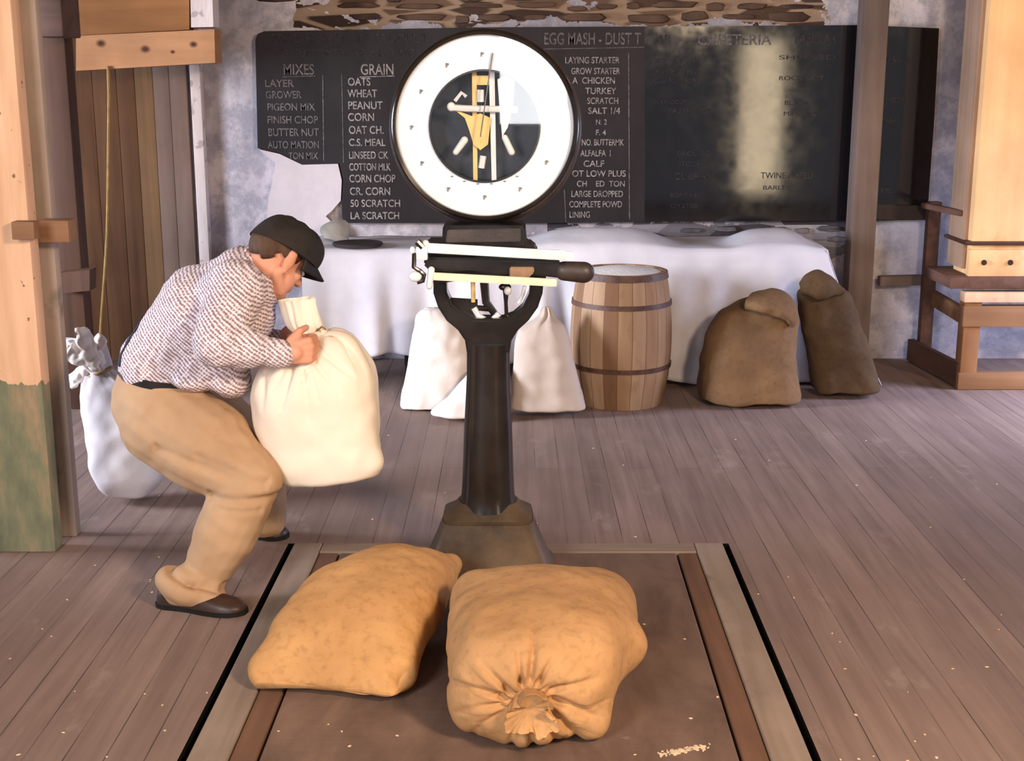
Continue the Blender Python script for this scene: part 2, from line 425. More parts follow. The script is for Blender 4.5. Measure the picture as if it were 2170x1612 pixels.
# rubble stones laid bare above the board and under it
rnd = random.Random(11)
M_stone = noisy('brown_rubble_stone', (58, 43, 39), (110, 86, 70), 3.0, rough=0.9, bump=0.4, spots=((64, 46, 44), 2.0, 0.54))
def stone(bm, cx, cz, wx, hz, dep):
    n = 12; base = []; front = []
    for k in range(n):
        a = 2 * math.pi * k / n; ct, st = math.cos(a), math.sin(a); e = 2 / 3.4
        x = math.copysign(abs(ct) ** e, ct) * wx * rnd.uniform(.8, 1.08); z = math.copysign(abs(st) ** e, st) * hz * rnd.uniform(.75, 1.1)
        base.append(V((cx + x, 7.51, cz + z))); front.append(V((cx + x * .8, 7.5 - dep, cz + z * .78)))
    mid = [a.lerp(b, 0.6) + V((0, -dep * .25, 0)) for a, b in zip(base, front)]
    rings_mesh(bm, [base, mid, front])
bm = bmesh.new()
for row, (z, h) in enumerate(((1.905, .028), (1.965, .024), (2.025, .03), (2.10, .035), (2.19, .04))):
    x = -1.45 + rnd.uniform(0, .2)
    while x < 1.78:
        wx = rnd.uniform(.04, .15)
        if x + wx * 2 < 1.86 and rnd.random() < (0.3 if x < -1.0 else 0.85): stone(bm, x + wx, z + rnd.uniform(-.012, .012), wx, h * rnd.uniform(.6, 1.1), rnd.uniform(.008, .03))
        x += wx * 2 + rnd.uniform(.015, .07)
link('exposed_stone', bm, M_stone, wall, angle=50)
M_stone2 = noisy('grey_rubble_stone', (58, 55, 60), (128, 124, 130), 5.0, rough=0.9, bump=0.4)
bm = bmesh.new()
for z, h in ((0.745, .018), (0.69, .02)):
    x = 0.32
    while x < 1.8:
        wx = rnd.uniform(.03, .10)
        if rnd.random() < .8: stone(bm, x + wx, z + rnd.uniform(-.008, .008), wx, h * rnd.uniform(.6, 1.1), rnd.uniform(.008, .025))
        x += wx * 2 + rnd.uniform(.015, .06)
link('exposed_stone', bm, M_stone2, wall, angle=50)
# thick pale plaster patch over the broken corner of the board
YP = 7.43
pp = [(548, 316), (592, 326), (640, 349), (716, 347), (724, 382), (722, 425), (704, 446), (690, 458), (706, 474), (716, 484), (716, 500), (600, 500), (566, 460), (570, 420), (578, 380), (584, 345)]
bm = bmesh.new(); prism(bm, [P(a, b, YP) for a, b in pp], (0, 0.08, 0)); link('plaster_patch', bm, M_patch, wall, smooth=False)

# ------------------------------------------------------------------ left side: plank partition, header, posts
M_plank = [wood('partition_plank_brown', (84, 54, 34), (122, 86, 58), 'Z', 4), wood('partition_plank_olive', (106, 77, 50), (138, 104, 72), 'Z', 4),
           wood('partition_plank_grey', (108, 86, 74), (138, 114, 102), 'Z', 4)]
pw = thing('wall_left', 'x', 'x', P(280, 790, 7.44)); pw.location.z = 0
for k in ('label', 'category'): del pw[k]
pw['kind'] = 'structure'
edges = [30, 160, 212, 262, 300, 338, 372, 408]
for i in range(len(edges) - 1):
    x0 = P(edges[i], 420, 7.44).x; x1 = P(edges[i + 1], 420, 7.44).x
    bm = bmesh.new(); box(bm, (x0 + .0006, 7.44, 0.0), (x1 - .0006, 7.49 - 0.006 * (i % 2), 2.6), bevel=0.004)
    link('plank', bm, M_plank[[0, 0, 0, 0, 1, 2, 2][i]], pw)
M_white_trim = noisy('chipped_white_paint', (206, 190, 184), (226, 212, 208), 8, (1, 1, .3), bump=0.3, rough=0.75, spots=((176, 160, 160), 14, 0.62))
bm = bmesh.new(); x0, x1 = P(409, 300, 7.42).x, P(431, 300, 7.42).x
box(bm, (x0, 7.42, 0), (x1, 7.5, 1.86), bevel=0.006); o = structure(link('trim_1', bm, M_white_trim))
M_pine = wood('pine_header', (170, 120, 82), (196, 146, 104), 'X', 4, at=[(P(214, 92, 6.95), .024), (P(308, 104, 6.95), .024), (P(410, 94, 6.95), .020), (P(366, 110, 6.95), .012)], dirt=((150, 98, 60), 2.0, 0.6))
M_pine_up = wood('pine_boards_above', (130, 84, 46), (158, 108, 64), 'X', 4, knots=((104, 62, 30), 3.5, 0.04))
M_greywood = wood('grey_weathered_board', (156, 136, 122), (184, 164, 150), 'Z', 6, dirt=((112, 100, 88), 4, 0.6))
M_brownjamb = wood('brown_jamb', (60, 38, 27), (88, 60, 45), 'Z', 5)
M_cream = wood('cream_painted_timber', (214, 174, 142), (238, 202, 172), 'Z', 5, dirt=((150, 118, 88), 7, 0.64), bump=0.4)
YH = 6.95
bm = bmesh.new()
a, b = P(160, 150, YH), P(455, 76, YH); b2 = P(455, 132, YH)
# header board, its lower edge rising a little to the right
prism(bm, [P(161, 150, YH), P(456, 133, YH), P(454, 62, YH), P(161, 76, YH)], (0, 0.16, 0))
hd = tag(link('header_beam', bm, M_pine, smooth=False), 'knotty pine header beam across the top of the plank partition', 'beam')
bm = bmesh.new(); prism(bm, [P(150, 76, YH + .04), P(401, 63, YH + .04), P(400, -70, YH + .04), P(150, -70, YH + .04)], (0, 0.1, 0))
tag(link('pine_panel', bm, M_pine_up, smooth=False), 'orange pine boarding above the knotty header beam, top left', 'panel')
bm = bmesh.new(); prism(bm, [P(405, 58, YH + .02), P(452, 57, YH + .02), P(448, -70, YH + .02), P(402, -70, YH + .02)], (0, 0.14, 0))
tag(link('end_block', bm, M_white_trim, smooth=False), 'whitish vertical board end above right end of header beam', 'board')
# brown jamb beside the partition with a dark latch block
YJ = 6.3
jr = thing('door_jamb', 'dark brown timber jamb left of the plank partition', 'jamb', (P(128, 700, YJ).x, YJ, 0))
bm = bmesh.new(); box(bm, (P(98, 400, YJ).x, YJ, 0), (P(160, 400, YJ).x, YJ + .12, 2.6), bevel=.006); link('upright', bm, M_brownjamb, jr)
bm = bmesh.new(); prism(bm, [P(126, 622, YJ - .09), P(190, 616, YJ - .09), P(190, 572, YJ - .09), P(126, 578, YJ - .09)], (0, .1, 0)); link('latch_block', bm, M_brownjamb, jr, smooth=False)
bm = bmesh.new(); box(bm, (P(60, 40, 6.0).x, 6.0, P(60, 78, 6.0).z), (P(132, 40, 6.0).x, 6.25, 2.6), bevel=.01)
tag(link('crossbeam', bm, wood('dark_crossbeam', (70, 52, 46), (104, 78, 66), 'X', 5)), 'dark brown beam end above the jamb, top left corner', 'beam')
# pale board behind the front post
YB = 4.46
bm = bmesh.new(); xa, xb = -2.0, P(163, 1140, YB).x
box(bm, (xa, YB, 0), (xb, YB + .05, 2.6), bevel=.005)
tag(link('upright_board', bm, M_greywood), 'grey weathered upright board just behind the cream front post', 'board')
# front post: cream above, worn green paint below
def post_mat():
    t = NT('cream_and_green_paint'); v = t.coord((1, 1, 1)); z = t.sep(v)[2]
    g = t.noise(t.coord((1, 1, .35)), 9, 6, .65); f = t.noise(t.coord((1, 1, .12)), 16, 6)
    cream = t.ramp(f, [(.3, (206, 162, 128)), (.7, (236, 194, 160))])
    sp = t.noise(t.coord((1, 1, 1), loc=(2, 2, 2)), 24, 2)
    cream = t.mix(t.ramp(sp, [(.70, (0, 0, 0, 1)), (.73, (.8, .8, .8, 1))]), cream, (104, 70, 44))
    green = t.ramp(g, [(.3, (92, 96, 78)), (.5, (120, 122, 98)), (.62, (150, 132, 104)), (.75, (176, 148, 116))])
    k = t.math('LESS_THAN', t.math('ADD', z, t.math('MULTIPLY', t.math('SUBTRACT', g, .5), .12)), .60)
    col = t.mix(k, cream, green); t.bump(t.math('ADD', f, g), .4, .006)
    return t.fin(col, .75, .25)
YF = 4.3
bm = bmesh.new(); box(bm, (-2.05, YF, 0), (P(118, 1170, YF).x, YF + .08, 2.94), bevel=.008)
tag(link('timber_post', bm, post_mat()), 'thick front post, cream paint above worn green paint, left edge', 'post')
M_peg = wood('brown_peg', (128, 92, 66), (160, 120, 90), 'X', 6)
bm = bmesh.new(); box(bm, (P(24, 490, YF - .05).x, YF - .05, P(24, 508, YF - .05).z), (P(72, 490, YF - .05).x, YF + .002, P(24, 470, YF - .05).z), bevel=.004)
tag(link('peg', bm, M_peg), 'short square brown peg on the face of the cream front post', 'peg')
bm = bmesh.new(); box(bm, (P(84, 490, 4.40).x, 4.379, P(70, 512, 4.40).z), (P(150, 490, 4.40).x, 4.4605, P(24, 466, 4.40).z), bevel=.004)
tag(link('block', bm, M_peg), 'brown wooden block jutting right from behind the cream front post', 'block')
# rope hanging from the header
bm = bmesh.new(); YR = 6.9405
tube(bm, [P(229, 140, YR), P(231, 200, YR), P(230, 300, YR), P(229, 400, YR), P(227, 500, YR), P(222, 580, YR), P(216, 660, YR), P(212, 720, YR)], .0085, 8)
tag(link('rope', bm, plain('hemp_rope', (150, 118, 72), .9)), 'thin tan rope hanging from the header beam', 'rope')

# ------------------------------------------------------------------ blackboard with chalk lettering
def board_mat(name, a, b, rough, spec):
    t = NT(name); f = t.noise(t.coord((1, 1, .4)), 3.0, 5, .6); g = t.noise(t.coord((1, 1, 1)), 14, 4)
    col = t.ramp(f, [(.3, a), (.7, b)]); t.bump(t.noise(t.coord((1, 1, .15)), 5, 2), .05, .002)
    return t.fin(col, t.ramp(g, [(.3, (rough, rough, rough, 1)), (.7, (rough + .05,) * 3 + (1,))]), spec)
YBD = 7.43
def bp(px, py, dy=0.0): return P(px, py, YBD + dy)
bd = thing('blackboard', 'long dark blackboard with faded chalk price lists on the back wall', 'blackboard', (bp(1260, 300).x, 7.47, bp(1260, 470).z))
M_bd1 = board_mat('worn_grey_black_board', (26, 23, 25), (48, 42, 46), .5, .2); M_bd2 = board_mat('glossy_black_board', (20, 19, 21), (28, 26, 30), .05, .8)
bm = bmesh.new(); prism(bm, [bp(*q) for q in [(541, 84), (546, 72), (560, 66), (800, 62), (1000, 58), (1366, 56), (1366, 470), (1100, 473), (726, 472), (724, 440), (727, 380), (719, 346), (640, 348), (592, 324), (546, 314)]], (0, .06, 0)); link('slate_panel', bm, M_bd1, bd, smooth=False)
bm = bmesh.new(); prism(bm, [bp(*q) for q in [(1366, 56), (1830, 53), (1990, 60), (1980, 250), (1967, 430), (1962, 466), (1366, 470)]], (0, .06, 0)); link('slate_panel', bm, M_bd2, bd, smooth=False)
bm = bmesh.new(); prism(bm, [bp(1860, 434, -.02), bp(1964, 436, -.02), bp(1962, 466, -.02), bp(1860, 465, -.02)], (0, .03, 0)); link('chalk_ledge', bm, plain('ledge_dark_wood', (44, 34, 32), .6), bd, smooth=False)
M_chalk = [plain('chalk_bright', (136, 130, 128), .95, .1, var=.3, scale=60), plain('chalk_mid', (98, 92, 92), .95, .1, var=.3, scale=60), plain('chalk_faint', (58, 54, 56), .95, .1, var=.3, scale=60)]
def text_bm(s, px, py, cap, wpx=None, bold=.0):
    """one chalk line: left edge px, baseline py, capital height in pixels"""
    fc = bpy.data.curves.new('t', 'FONT'); fc.body = s; fc.size = 1.0; fc.offset = bold
    o = bpy.data.objects.new('t', fc); COL.objects.link(o)
    dg = bpy.context.evaluated_depsgraph_get(); me = bpy.data.meshes.new_from_object(o.evaluated_get(dg))
    bpy.data.objects.remove(o); bpy.data.curves.remove(fc)
    t = bmesh.new(); t.from_mesh(me); bpy.data.meshes.remove(me)
    o0 = bp(px, py, -.0025); ppm = 1.0 / (bp(px + 1, py).x - bp(px, py).x)
    sc = cap / 0.70 / ppm; mx = max((v.co.x for v in t.verts), default=1)
    sx = (wpx / ppm / mx) if wpx else sc
    fs = sorted(t.faces, key=lambda f: min(v.co.x for v in f.verts)); run = None; groups = []
    for f in fs:
        a, b = min(v.co.x for v in f.verts), max(v.co.x for v in f.verts)
        if run is None or a > run + .30: groups.append([]); run = b
        run = max(run, b); groups[-1].append([V(v.co) for v in f.verts])
    t.free(); out = []
    for g in groups:
        bm = bmesh.new()
        for f in g: bm.faces.new([bm.verts.new(o0 + V((p.x * sx, 0, p.y * sc))) for p in f])
        bmesh.ops.remove_doubles(bm, verts=bm.verts, dist=1e-6); out.append(bm)
    return out
def lettering(lines, mat, rules=()):
    for l in lines:
        for bm in text_bm(*l): link('chalk_lettering', bm, mat, bd, smooth=False)
    for (ax, ay, bx, by, wd) in rules:
        bm = bmesh.new()
        a, b = bp(ax, ay, -.002), bp(bx, by, -.002); d = (b - a).normalized(); n = d.cross(V((0, 1, 0))) * wd * .5
        bm.faces.new([bm.verts.new(q) for q in (a + n, b + n, b - n, a - n)]); link('chalk_rule', bm, mat, bd, smooth=False)
B = .012
lettering([('PRICE  BOARD  ARE  PRODUCT', 575, 90, 18, 330), ('TO CUSTOMER  OF  MR. TWO', 580, 120, 16, 300)], M_chalk[2])
lettering([('MIXES', 600, 158, 22, 66, B), ('LAYER', 561, 184, 15, 62, B), ('GROWER', 563, 208, 15, 76, B), ('PIGEON MIX', 566, 234, 15, 102, B), ('FINISH CHOP', 566, 261, 15, 108, B), ('BUTTER NUT', 568, 288, 16, 108, B), ('AUTO MATION', 568, 314, 15, 108, B), ('TON MIX', 612, 337, 14, 62, B)], M_chalk[1],
          ((598, 163, 668, 161, .004), (684, 160, 686, 340, .005), (724, 158, 728, 345, .004)))
lettering([('GRAIN', 764, 158, 22, 70, B), ('OATS', 737, 181, 16, 48, B), ('WHEAT', 737, 206, 16, 62, B), ('PEANUT', 737, 231, 16, 74, B), ('CORN', 737, 256, 16, 56, B), ('OAT CH.', 739, 283, 16, 74, B), ('C.S. MEAL', 739, 309, 15, 78, B), ('LINSEED CK', 739, 336, 15, 84, B), ('COTTON MLK', 740, 361, 15, 88, B), ('CORN CHOP', 740, 386, 16, 98, B), ('CR. CORN', 741, 413, 16, 86, B), ('50 SCRATCH', 742, 438, 15, 106, B), ('LA SCRATCH', 742, 464, 15, 104, B)], M_chalk[0],
          ((762, 163, 836, 161, .004),))
lettering([('EGG MASH - DUST T', 1152, 94, 24, 206, B)], M_chalk[1], ((1150, 104, 1366, 100, .004), (1332, 112, 1334, 465, .006), (1196, 402, 1199, 470, .005)))
lettering([('LAYING STARTER', 1197, 134, 13, 116, B), ('GROW STARTER', 1210, 157, 13, 104, B), ('A  CHICKEN', 1213, 177, 13, 90, B), ('TURKEY', 1240, 199, 13, 66, B), ('SCRATCH', 1244, 220, 13, 66, B), ('SALT 1/4', 1246, 241, 13, 68, B), ('N. 2', 1262, 264, 11, 24, B), ('F. 4', 1262, 286, 11, 22, B), ('NO. BUTTERMK', 1232, 308, 13, 90, B), ('ALFALFA  I', 1230, 331, 13, 64, B), ('CALF', 1236, 353, 13, 44, B), ('OT LOW PLUS', 1212, 374, 13, 114, B), ('CH    ED  TON', 1222, 395, 12, 102, B), ('LARGE DROPPED', 1210, 417, 13, 110, B), ('COMPLETE POWD', 1206, 439, 13, 112, B), ('LINING', 1206, 461, 13, 44, B)], M_chalk[0])
lettering([('AR', 1392, 88, 14, 30), ('TABULAR', 1680, 92, 20, 92), ('HAY ENTRIES HAND', 1380, 134, 10, 112), ('A MIXED FEEDS', 1388, 156, 9, 108), ('CURED TRIAL', 1384, 176, 10, 100), ('OVER COST', 1380, 220, 8, 74), ('FRESH TOP', 1416, 240, 10, 94), ('GROUND', 1434, 330, 10, 70), ('STOCK', 1436, 352, 10, 50), ('CL BRAN', 1428, 380, 14, 82), ('BONE MEAL', 1420, 418, 9, 74), ('OYSTER', 1420, 440, 9, 60), ('SHELLED', 1650, 126, 9, 120), ('ROCK SALT', 1650, 170, 9, 96), ('BLOCK', 1662, 222, 9, 56), ('MINERAL', 1660, 245, 9, 70), ('TWINE A FEED', 1612, 378, 13, 110), ('BARLEY', 1616, 402, 9, 60), ('BRAN   T', 1870, 132, 11, 62), ('SHORTS', 1870, 216, 9, 52), ('MASH', 1868, 260, 9, 28), ('RYE MEAL', 1866, 408, 9, 60)], M_chalk[2])
lettering([('CAFETERIA', 1477, 95, 22, 158, B)], M_chalk[1])

# ------------------------------------------------------------------ timber post in front of the board
M_gpost = wood('grey_brown_post', (98, 82, 76), (124, 106, 98), 'Z', 5)
YQ = 7.18
bm = bmesh.new(); box(bm, (P(1810, 400, YQ).x, YQ, 0), (P(1862, 400, YQ).x, YQ + .14, 2.94), bevel=.008)
tag(link('timber_post', bm, M_gpost), 'slim grey-brown post standing in front of the blackboard right end', 'post')

# ------------------------------------------------------------------ grain chute on its open frame, right
M_chute = wood('warm_chute_timber', (212, 166, 116), (234, 190, 142), 'Z', 3.5, dirt=((180, 132, 84), 3, .62), bump=.35)
M_frame = wood('frame_timber', (128, 92, 64), (160, 120, 88), 'X', 6)
M_fleg = wood('frame_leg_timber', (140, 98, 64), (172, 126, 88), 'Z', 6)
M_fdark = wood('frame_dark_timber', (84, 58, 48), (112, 80, 68), 'Y', 6)
YC = 6.72
xl = P(2042, 560, YC).x; 
ch = thing('grain_chute', 'warm lit timber grain chute standing on an open frame, right edge', 'grain chute', (2.62, 6.95, 0))
zb = P(2070, 640, YC).z
bm = bmesh.new(); box(bm, (P(2076, 300, YC + .04).x, YC + .04, zb + .06), (3.0, YC + .30, 2.94), bevel=.01); link('chute_trunk', bm, M_chute, ch)
xs = P(2076, 300, YC + .04).x
bm = bmesh.new(); box(bm, (xs - .022, YC + .10, P(0, 575, YC).z), (xs + .002, YC + .34, 2.94), bevel=.004); link('side_board', bm, wood('side_board_brown', (140, 112, 92), (168, 138, 116), 'Z', 5), ch)
bm = bmesh.new(); zs = P(2070, 517, YC).z
box(bm, (xs - .04, YC + .012, zs - .008), (3.02, YC + .36, zs + .010), bevel=.002); link('iron_strap', bm, plain('dark_iron_strap', (58, 30, 20), .5, .4), ch)
bm = bmesh.new(); box(bm, (xs - .012, YC + .018, P(0, 588, YC).z), (3.0, YC + .06, P(0, 530, YC).z), bevel=.006); bk = link('lower_board', bm, M_chute, ch)
for px_ in (2085, 2141, 2196):
    bm = bmesh.new(); c = P(px_, 556, YC + .018); lathe(bm, [(.010, -.012), (.014, -.006), (.014, .0)], c, (0, 1, 0), 14); link('bolt', bm, plain('dark_bolt', (40, 28, 22), .5), bk)
bm = bmesh.new(); box(bm, (P(2014, 596, YC - .03).x, YC - .03, P(0, 612, YC - .03).z), (3.05, YC + .4, P(0, 588, YC - .03).z), bevel=.006); link('lip_board', bm, M_fdark, ch)
# frame
zt0, zt1 = P(0, 692, YC).z, P(0, 652, YC).z; zl0, zl1 = 0.0, P(0, 782, YC).z
xf0, xf1 = P(2038, 740, YC).x, P(2074, 740, YC).x
bm = bmesh.new(); box(bm, (xf0, YC, 0.001), (xf1, YC + .09, zb + .05), bevel=.006); link('leg', bm, M_fleg, ch)
bm = bmesh.new(); box(bm, (2.90, YC, 0.001), (2.99, YC + .09, zb + .05), bevel=.006); link('leg', bm, M_fleg, ch)
YRr = 7.32
xr0, xr1 = P(1958, 600, YRr).x, P(1984, 600, YRr).x
bm = bmesh.new(); box(bm, (xr0, YRr, 0.001), (xr1, YRr + .06, P(0, 428, YRr).z), bevel=.005); link('leg', bm, M_fdark, ch)
bm = bmesh.new(); box(bm, (xf0 - .01, YC - .012, zt0), (3.02, YC + .05, zt1 + .01), bevel=.006); link('front_rail', bm, M_frame, ch)
bm = bmesh.new(); box(bm, (xf0 - .01, YC - .012, zl0 + .001), (3.02, YC + .06, zl1 - .02), bevel=.006); link('front_rail', bm, M_frame, ch)
bm = bmesh.new(); box(bm, (xf0 - .012, YC - .018, zb), (3.02, YC + .06, zb + .055), bevel=.006); link('cap_rail', bm, M_cream, ch)
bm = bmesh.new(); beam(bm, (xf0 + .01, YC + .02, (zt0 + zt1) / 2), (xr1 - .005, YRr + .02, (zt0 + zt1) / 2), .035, .085); link('side_rail', bm, M_frame, ch)
bm = bmesh.new(); beam(bm, (xf0 + .01, YC + .02, .07), (xr0 - .02, YRr + .10, .07), .04, .125); link('side_rail', bm, M_fdark, ch)
bm = bmesh.new(); beam(bm, (xr0 - .02, YRr + .03, P(0, 436, YRr).z), (P(2040, 456, 6.86).x, 6.86, P(0, 452, 6.86).z), .04, .03); link('top_rail', bm, M_fdark, ch)
bm = bmesh.new(); beam(bm, (P(1862, 595, 7.42).x, 7.42, P(0, 595, 7.42).z), (xr1, 7.42, P(0, 592, 7.42).z), .06, .055); link('back_rail', bm, M_gpost, ch)

# ================================================================== PLATFORM SCALE
M_rim = wood('rim_worn_timber', (136, 118, 104), (164, 146, 132), 'Y', 7, dirt=((110, 92, 80), 4, .62)); M_rimx = wood('rim_worn_timber_across', (128, 110, 96), (156, 138, 124), 'X', 7)
M_strip = wood('brown_inner_strip', (100, 72, 56), (126, 94, 76), 'Y', 7)
M_deck = NT('worn_deck'); t = M_deck; v = t.coord((1, .35, 1))
f = t.noise(v, 7, 7, .65, .4); g2 = t.noise(t.coord((.12, 1, 1)), 30, 5); sc_ = t.noise(t.coord((.5, 1.6, 1), rot=(0, 0, .5)), 8, 5, .7)
col = t.ramp(f, [(.3, (92, 72, 62)), (.55, (116, 94, 82)), (.75, (136, 110, 94))])
col = t.mix(t.ramp(sc_, [(.66, (0, 0, 0, 1)), (.72, (.5, .5, .5, 1))]), col, (170, 146, 126))
t.bump(t.math('ADD', f, g2), .3, .004); M_deck = t.fin(col, .62, .35)
M_iron = NT('black_enamel_iron'); t = M_iron; f = t.noise(t.coord(), 9, 5)
M_iron = t.fin(t.ramp(f, [(.3, (24, 20, 18)), (.7, (40, 34, 31))]), t.ramp(f, [(.3, (.16,) * 3 + (1,)), (.7, (.26,) * 3 + (1,))]), .6)
M_base = noisy('worn_dusty_iron', (46, 36, 27), (104, 82, 58), 5, rough=.6, spec=.4, bump=.3)
M_silver = noisy('bright_nickel', (222, 224, 226), (244, 246, 248), 14, rough=.35, spec=.5, bump=.05)
M_brass = noisy('pale_brass', (232, 184, 100), (250, 220, 150), 16, rough=.35, spec=.5, metal=.0, bump=.08)
M_face = plain('dial_white', (240, 245, 254), .5, .3, var=.01, bump=0)
M_mark = plain('dial_grey_marks', (140, 140, 142), .7, .2)
M_inner = plain('dial_inner_blue_black', (40, 42, 54), .35, .5)
YK = 4.15                                   # column centre depth
sc = thing('platform_scale', 'tall black dial platform scale with round white dial and floor platform', 'scale', (P(1030, 1200, YK).x, YK, 0))
# platform built into the floor
def bar(name, x0, x1, y0, y1, z0, z1, mat, sh=True):
    bm = bmesh.new()
    f = (lambda x, y: pxs(x, y)) if sh else (lambda x, y: x)
    prism(bm, [(f(x0, y0), y0, z0), (f(x1, y0), y0, z0), (f(x1, y1), y1, z0), (f(x0, y1), y1, z0)], (0, 0, z1 - z0))
    bmesh.ops.bevel(bm, geom=list(bm.edges), offset=.003, segments=1, affect='EDGES')
    return link(name, bm, mat, sc, smooth=False)
bar('rim_bar', PX0, PX0 + .098, PYF, PYB, -.06, .004, M_rim); bar('rim_bar', PX1 - .098, PX1, PYF, PYB, -.06, .004, M_rim)
bar('rim_bar', PX0 + .100, PX1 - .100, PYB - .085, PYB, -.06, .003, M_rimx); bar('rim_bar', PX0 + .1, PX1 - .1, PYF, PYF + .09, -.06, .003, M_rimx)
bar('inner_strip', PX0 + .101, PX0 + .165, PYF + .092, PYB - .088, -.06, -.001, M_strip); bar('inner_strip', PX1 - .165, PX1 - .101, PYF + .092, PYB - .088, -.06, -.001, M_strip)
bar('deck', PX0 + .174, PX1 - .174, PYF + .095, PYB - .094, -.06, .001, M_deck)
# pedestal: flared foot, collar and tapering column
def KP(px, py): return P(px, py, YK)
def ser(cx, y, z, a, b, n, k=56):
    out = []
    for i in range(k):
        th = 2 * math.pi * i / k; ct, st = math.cos(th), math.sin(th)
        out.append(V((cx + math.copysign(abs(ct) ** (2 / n), ct) * a, y + math.copysign(abs(st) ** (2 / n), st) * b, z)))
    return out
def prof(keys, mat, name, dep, n, yc=YK):
    """keys: photo rows (py, left px, right px) measured on the plane of the column axis"""
    bm = bmesh.new(); rings = []
    for py, l, r in keys:
        p, q = P(l, py, yc), P(r, py, yc); rings.append(ser((p.x + q.x) / 2, yc, p.z, (q.x - p.x) / 2, (q.x - p.x) / 2 * dep, n))
    rings_mesh(bm, rings); return link(name, bm, mat, sc, angle=35)
def zat(y, py): return P(0, py, y).z
zc0 = P(0, 1112, YK - .10).z
bm = bmesh.new(); rings = []
for z, a, b in ((.001, .222, .150), (.02, .220, .148), (.035, .205, .140), (zc0 * .6, .172, .124), (zc0 - .015, .150, .112), (zc0, .148, .110)):
    rings.append(ser(-.079, YK, z, a, b, 6))
rings_mesh(bm, rings); link('pedestal_foot', bm, M_base, sc, angle=35)
bm = bmesh.new(); rings_mesh(bm, [ser(-.079, YK, z, a, a * .74, n) for z, a, n in ((zc0, .143, 6), (zc0 + .012, .145, 6), (zc0 + .018, .138, 5), (zc0 + .035, .112, 4), (zc0 + .055, .096, 3))]); link('pedestal_collar', bm, M_base, sc, angle=35)
zt = P(0, 738, YK).z; zb_ = zc0 + .03
bm = bmesh.new(); rings = []
for i in range(24):
    f = i / 23; z = zb_ + (zt + .02 - zb_) * f
    py = 1100 - (1100 - 738) * f
    a = interp([(0, .096), (.06, .089), (.15, .085), (.45, .079), (.8, .0695), (1, .069)], f)
    rings.append(ser(-.079 + .003 * f, YK, z, a, a * .95, 2.3))
rings_mesh(bm, rings); link('column', bm, M_iron, sc)
# yoke (open U) on top of the column
yk = [(918, 596), (918, 622), (928, 652), (946, 680), (970, 700), (985, 722), (989, 748), (1080, 748), (1084, 722), (1098, 700), (1120, 680), (1140, 652), (1150, 622), (1152, 596), (1124, 596), (1121, 622), (1108, 650), (1088, 668), (1066, 676), (1004, 676), (980, 664), (958, 645), (947, 620), (946, 596)]
YKF = YK - .045
bm = bmesh.new(); prism(bm, [P(a, b, YKF) for a, b in yk], (0, .09, 0)); bmesh.ops.recalc_face_normals(bm, faces=bm.faces)
bmesh.ops.bevel(bm, geom=[e for e in bm.edges if abs((e.verts[0].co - e.verts[1].co).y) < 1e-5], offset=.008, segments=2, affect='EDGES'); link('yoke', bm, M_iron, sc, angle=50)
# little levers visible inside the yoke
bm = bmesh.new(); prism(bm, [P(a, b, YK - .01) for a, b in [(950, 632), (1012, 636), (1012, 690), (985, 680), (960, 660)]], (0, .02, 0)); link('lever_plate', bm, M_iron, sc, smooth=False)
bm = bmesh.new(); tube(bm, [P(1002, 596, YK - .02), P(1003, 640, YK - .02)], .007, 8); link('lever_rod', bm, M_brass, sc)
bm = bmesh.new(); tube(bm, [P(1026, 596, YK), P(1030, 640, YK), P(1048, 664, YK), P(1050, 690, YK)], [.014, .013, .012, .01], 8); link('lever_rod', bm, M_iron, sc)
bm = bmesh.new(); tube(bm, [P(1008, 652, YK), P(1046, 655, YK)], .009, 8); link('lever_rod', bm, M_iron, sc)
bm = bmesh.new(); tube(bm, [P(1072, 600, YK), P(1072, 640, YK), P(1074, 684, YK)], [.012, .006, .006], 8); ellipsoid(bm, P(1070, 608, YK), ((.02, 0, 0), (0, .012, 0), (0, 0, .012))); link('lever_rod', bm, M_iron, sc)
bm = bmesh.new(); tube(bm, [P(1004, 652, YK - .01), P(1014, 670, YK - .01), P(1038, 682, YK - .01), P(1058, 664, YK - .01)], .010, 8); link('lever_link', bm, M_silver, sc)
bm = bmesh.new(); ellipsoid(bm, P(1076, 616, YK - .02), ((.012, 0, 0), (0, .01, 0), (0, 0, .014))); link('lever_link', bm, M_silver, sc)
bm = bmesh.new(); tube(bm, [P(1112, 606, YK - .048), P(1108, 624, YK - .048), P(1098, 642, YK - .048)], .006, 8); link('quadrant_edge', bm, M_silver, sc)
# shelf casting, neck block and beam lever with its rounded handle
YN = 4.08
def slab(name, poly, y, dep, mat, bev=.005):
    bm = bmesh.new(); prism(bm, [P(a, b, y) for a, b in poly], (0, dep, 0)); bmesh.ops.recalc_face_normals(bm, faces=bm.faces)
    if bev: bmesh.ops.bevel(bm, geom=list(bm.edges), offset=bev, segments=2, affect='EDGES')
    return link(name, bm, mat, sc, angle=40)
M_neck = noisy('dull_grey_iron', (44, 36, 34), (74, 62, 58), 12, rough=.45, spec=.5, bump=.1)
slab('neck_block', [(938, 478), (1114, 478), (1118, 528), (936, 528)], YN - .03, .17, M_iron, .008)
slab('neck_plate', [(948, 487), (1104, 484), (1104, 512), (944, 514)], YN - .042, .02, M_neck, .003)
slab('neck_flange', [(903, 514), (1122, 516), (1140, 530), (1140, 546), (900, 546)], YN - .02, .15, M_iron, .006)
slab('beam_shelf', [(918, 548), (1160, 552), (1156, 602), (1120, 602), (1100, 596), (1010, 590), (940, 600), (916, 604)], YN - .01, .12, M_iron, .006)
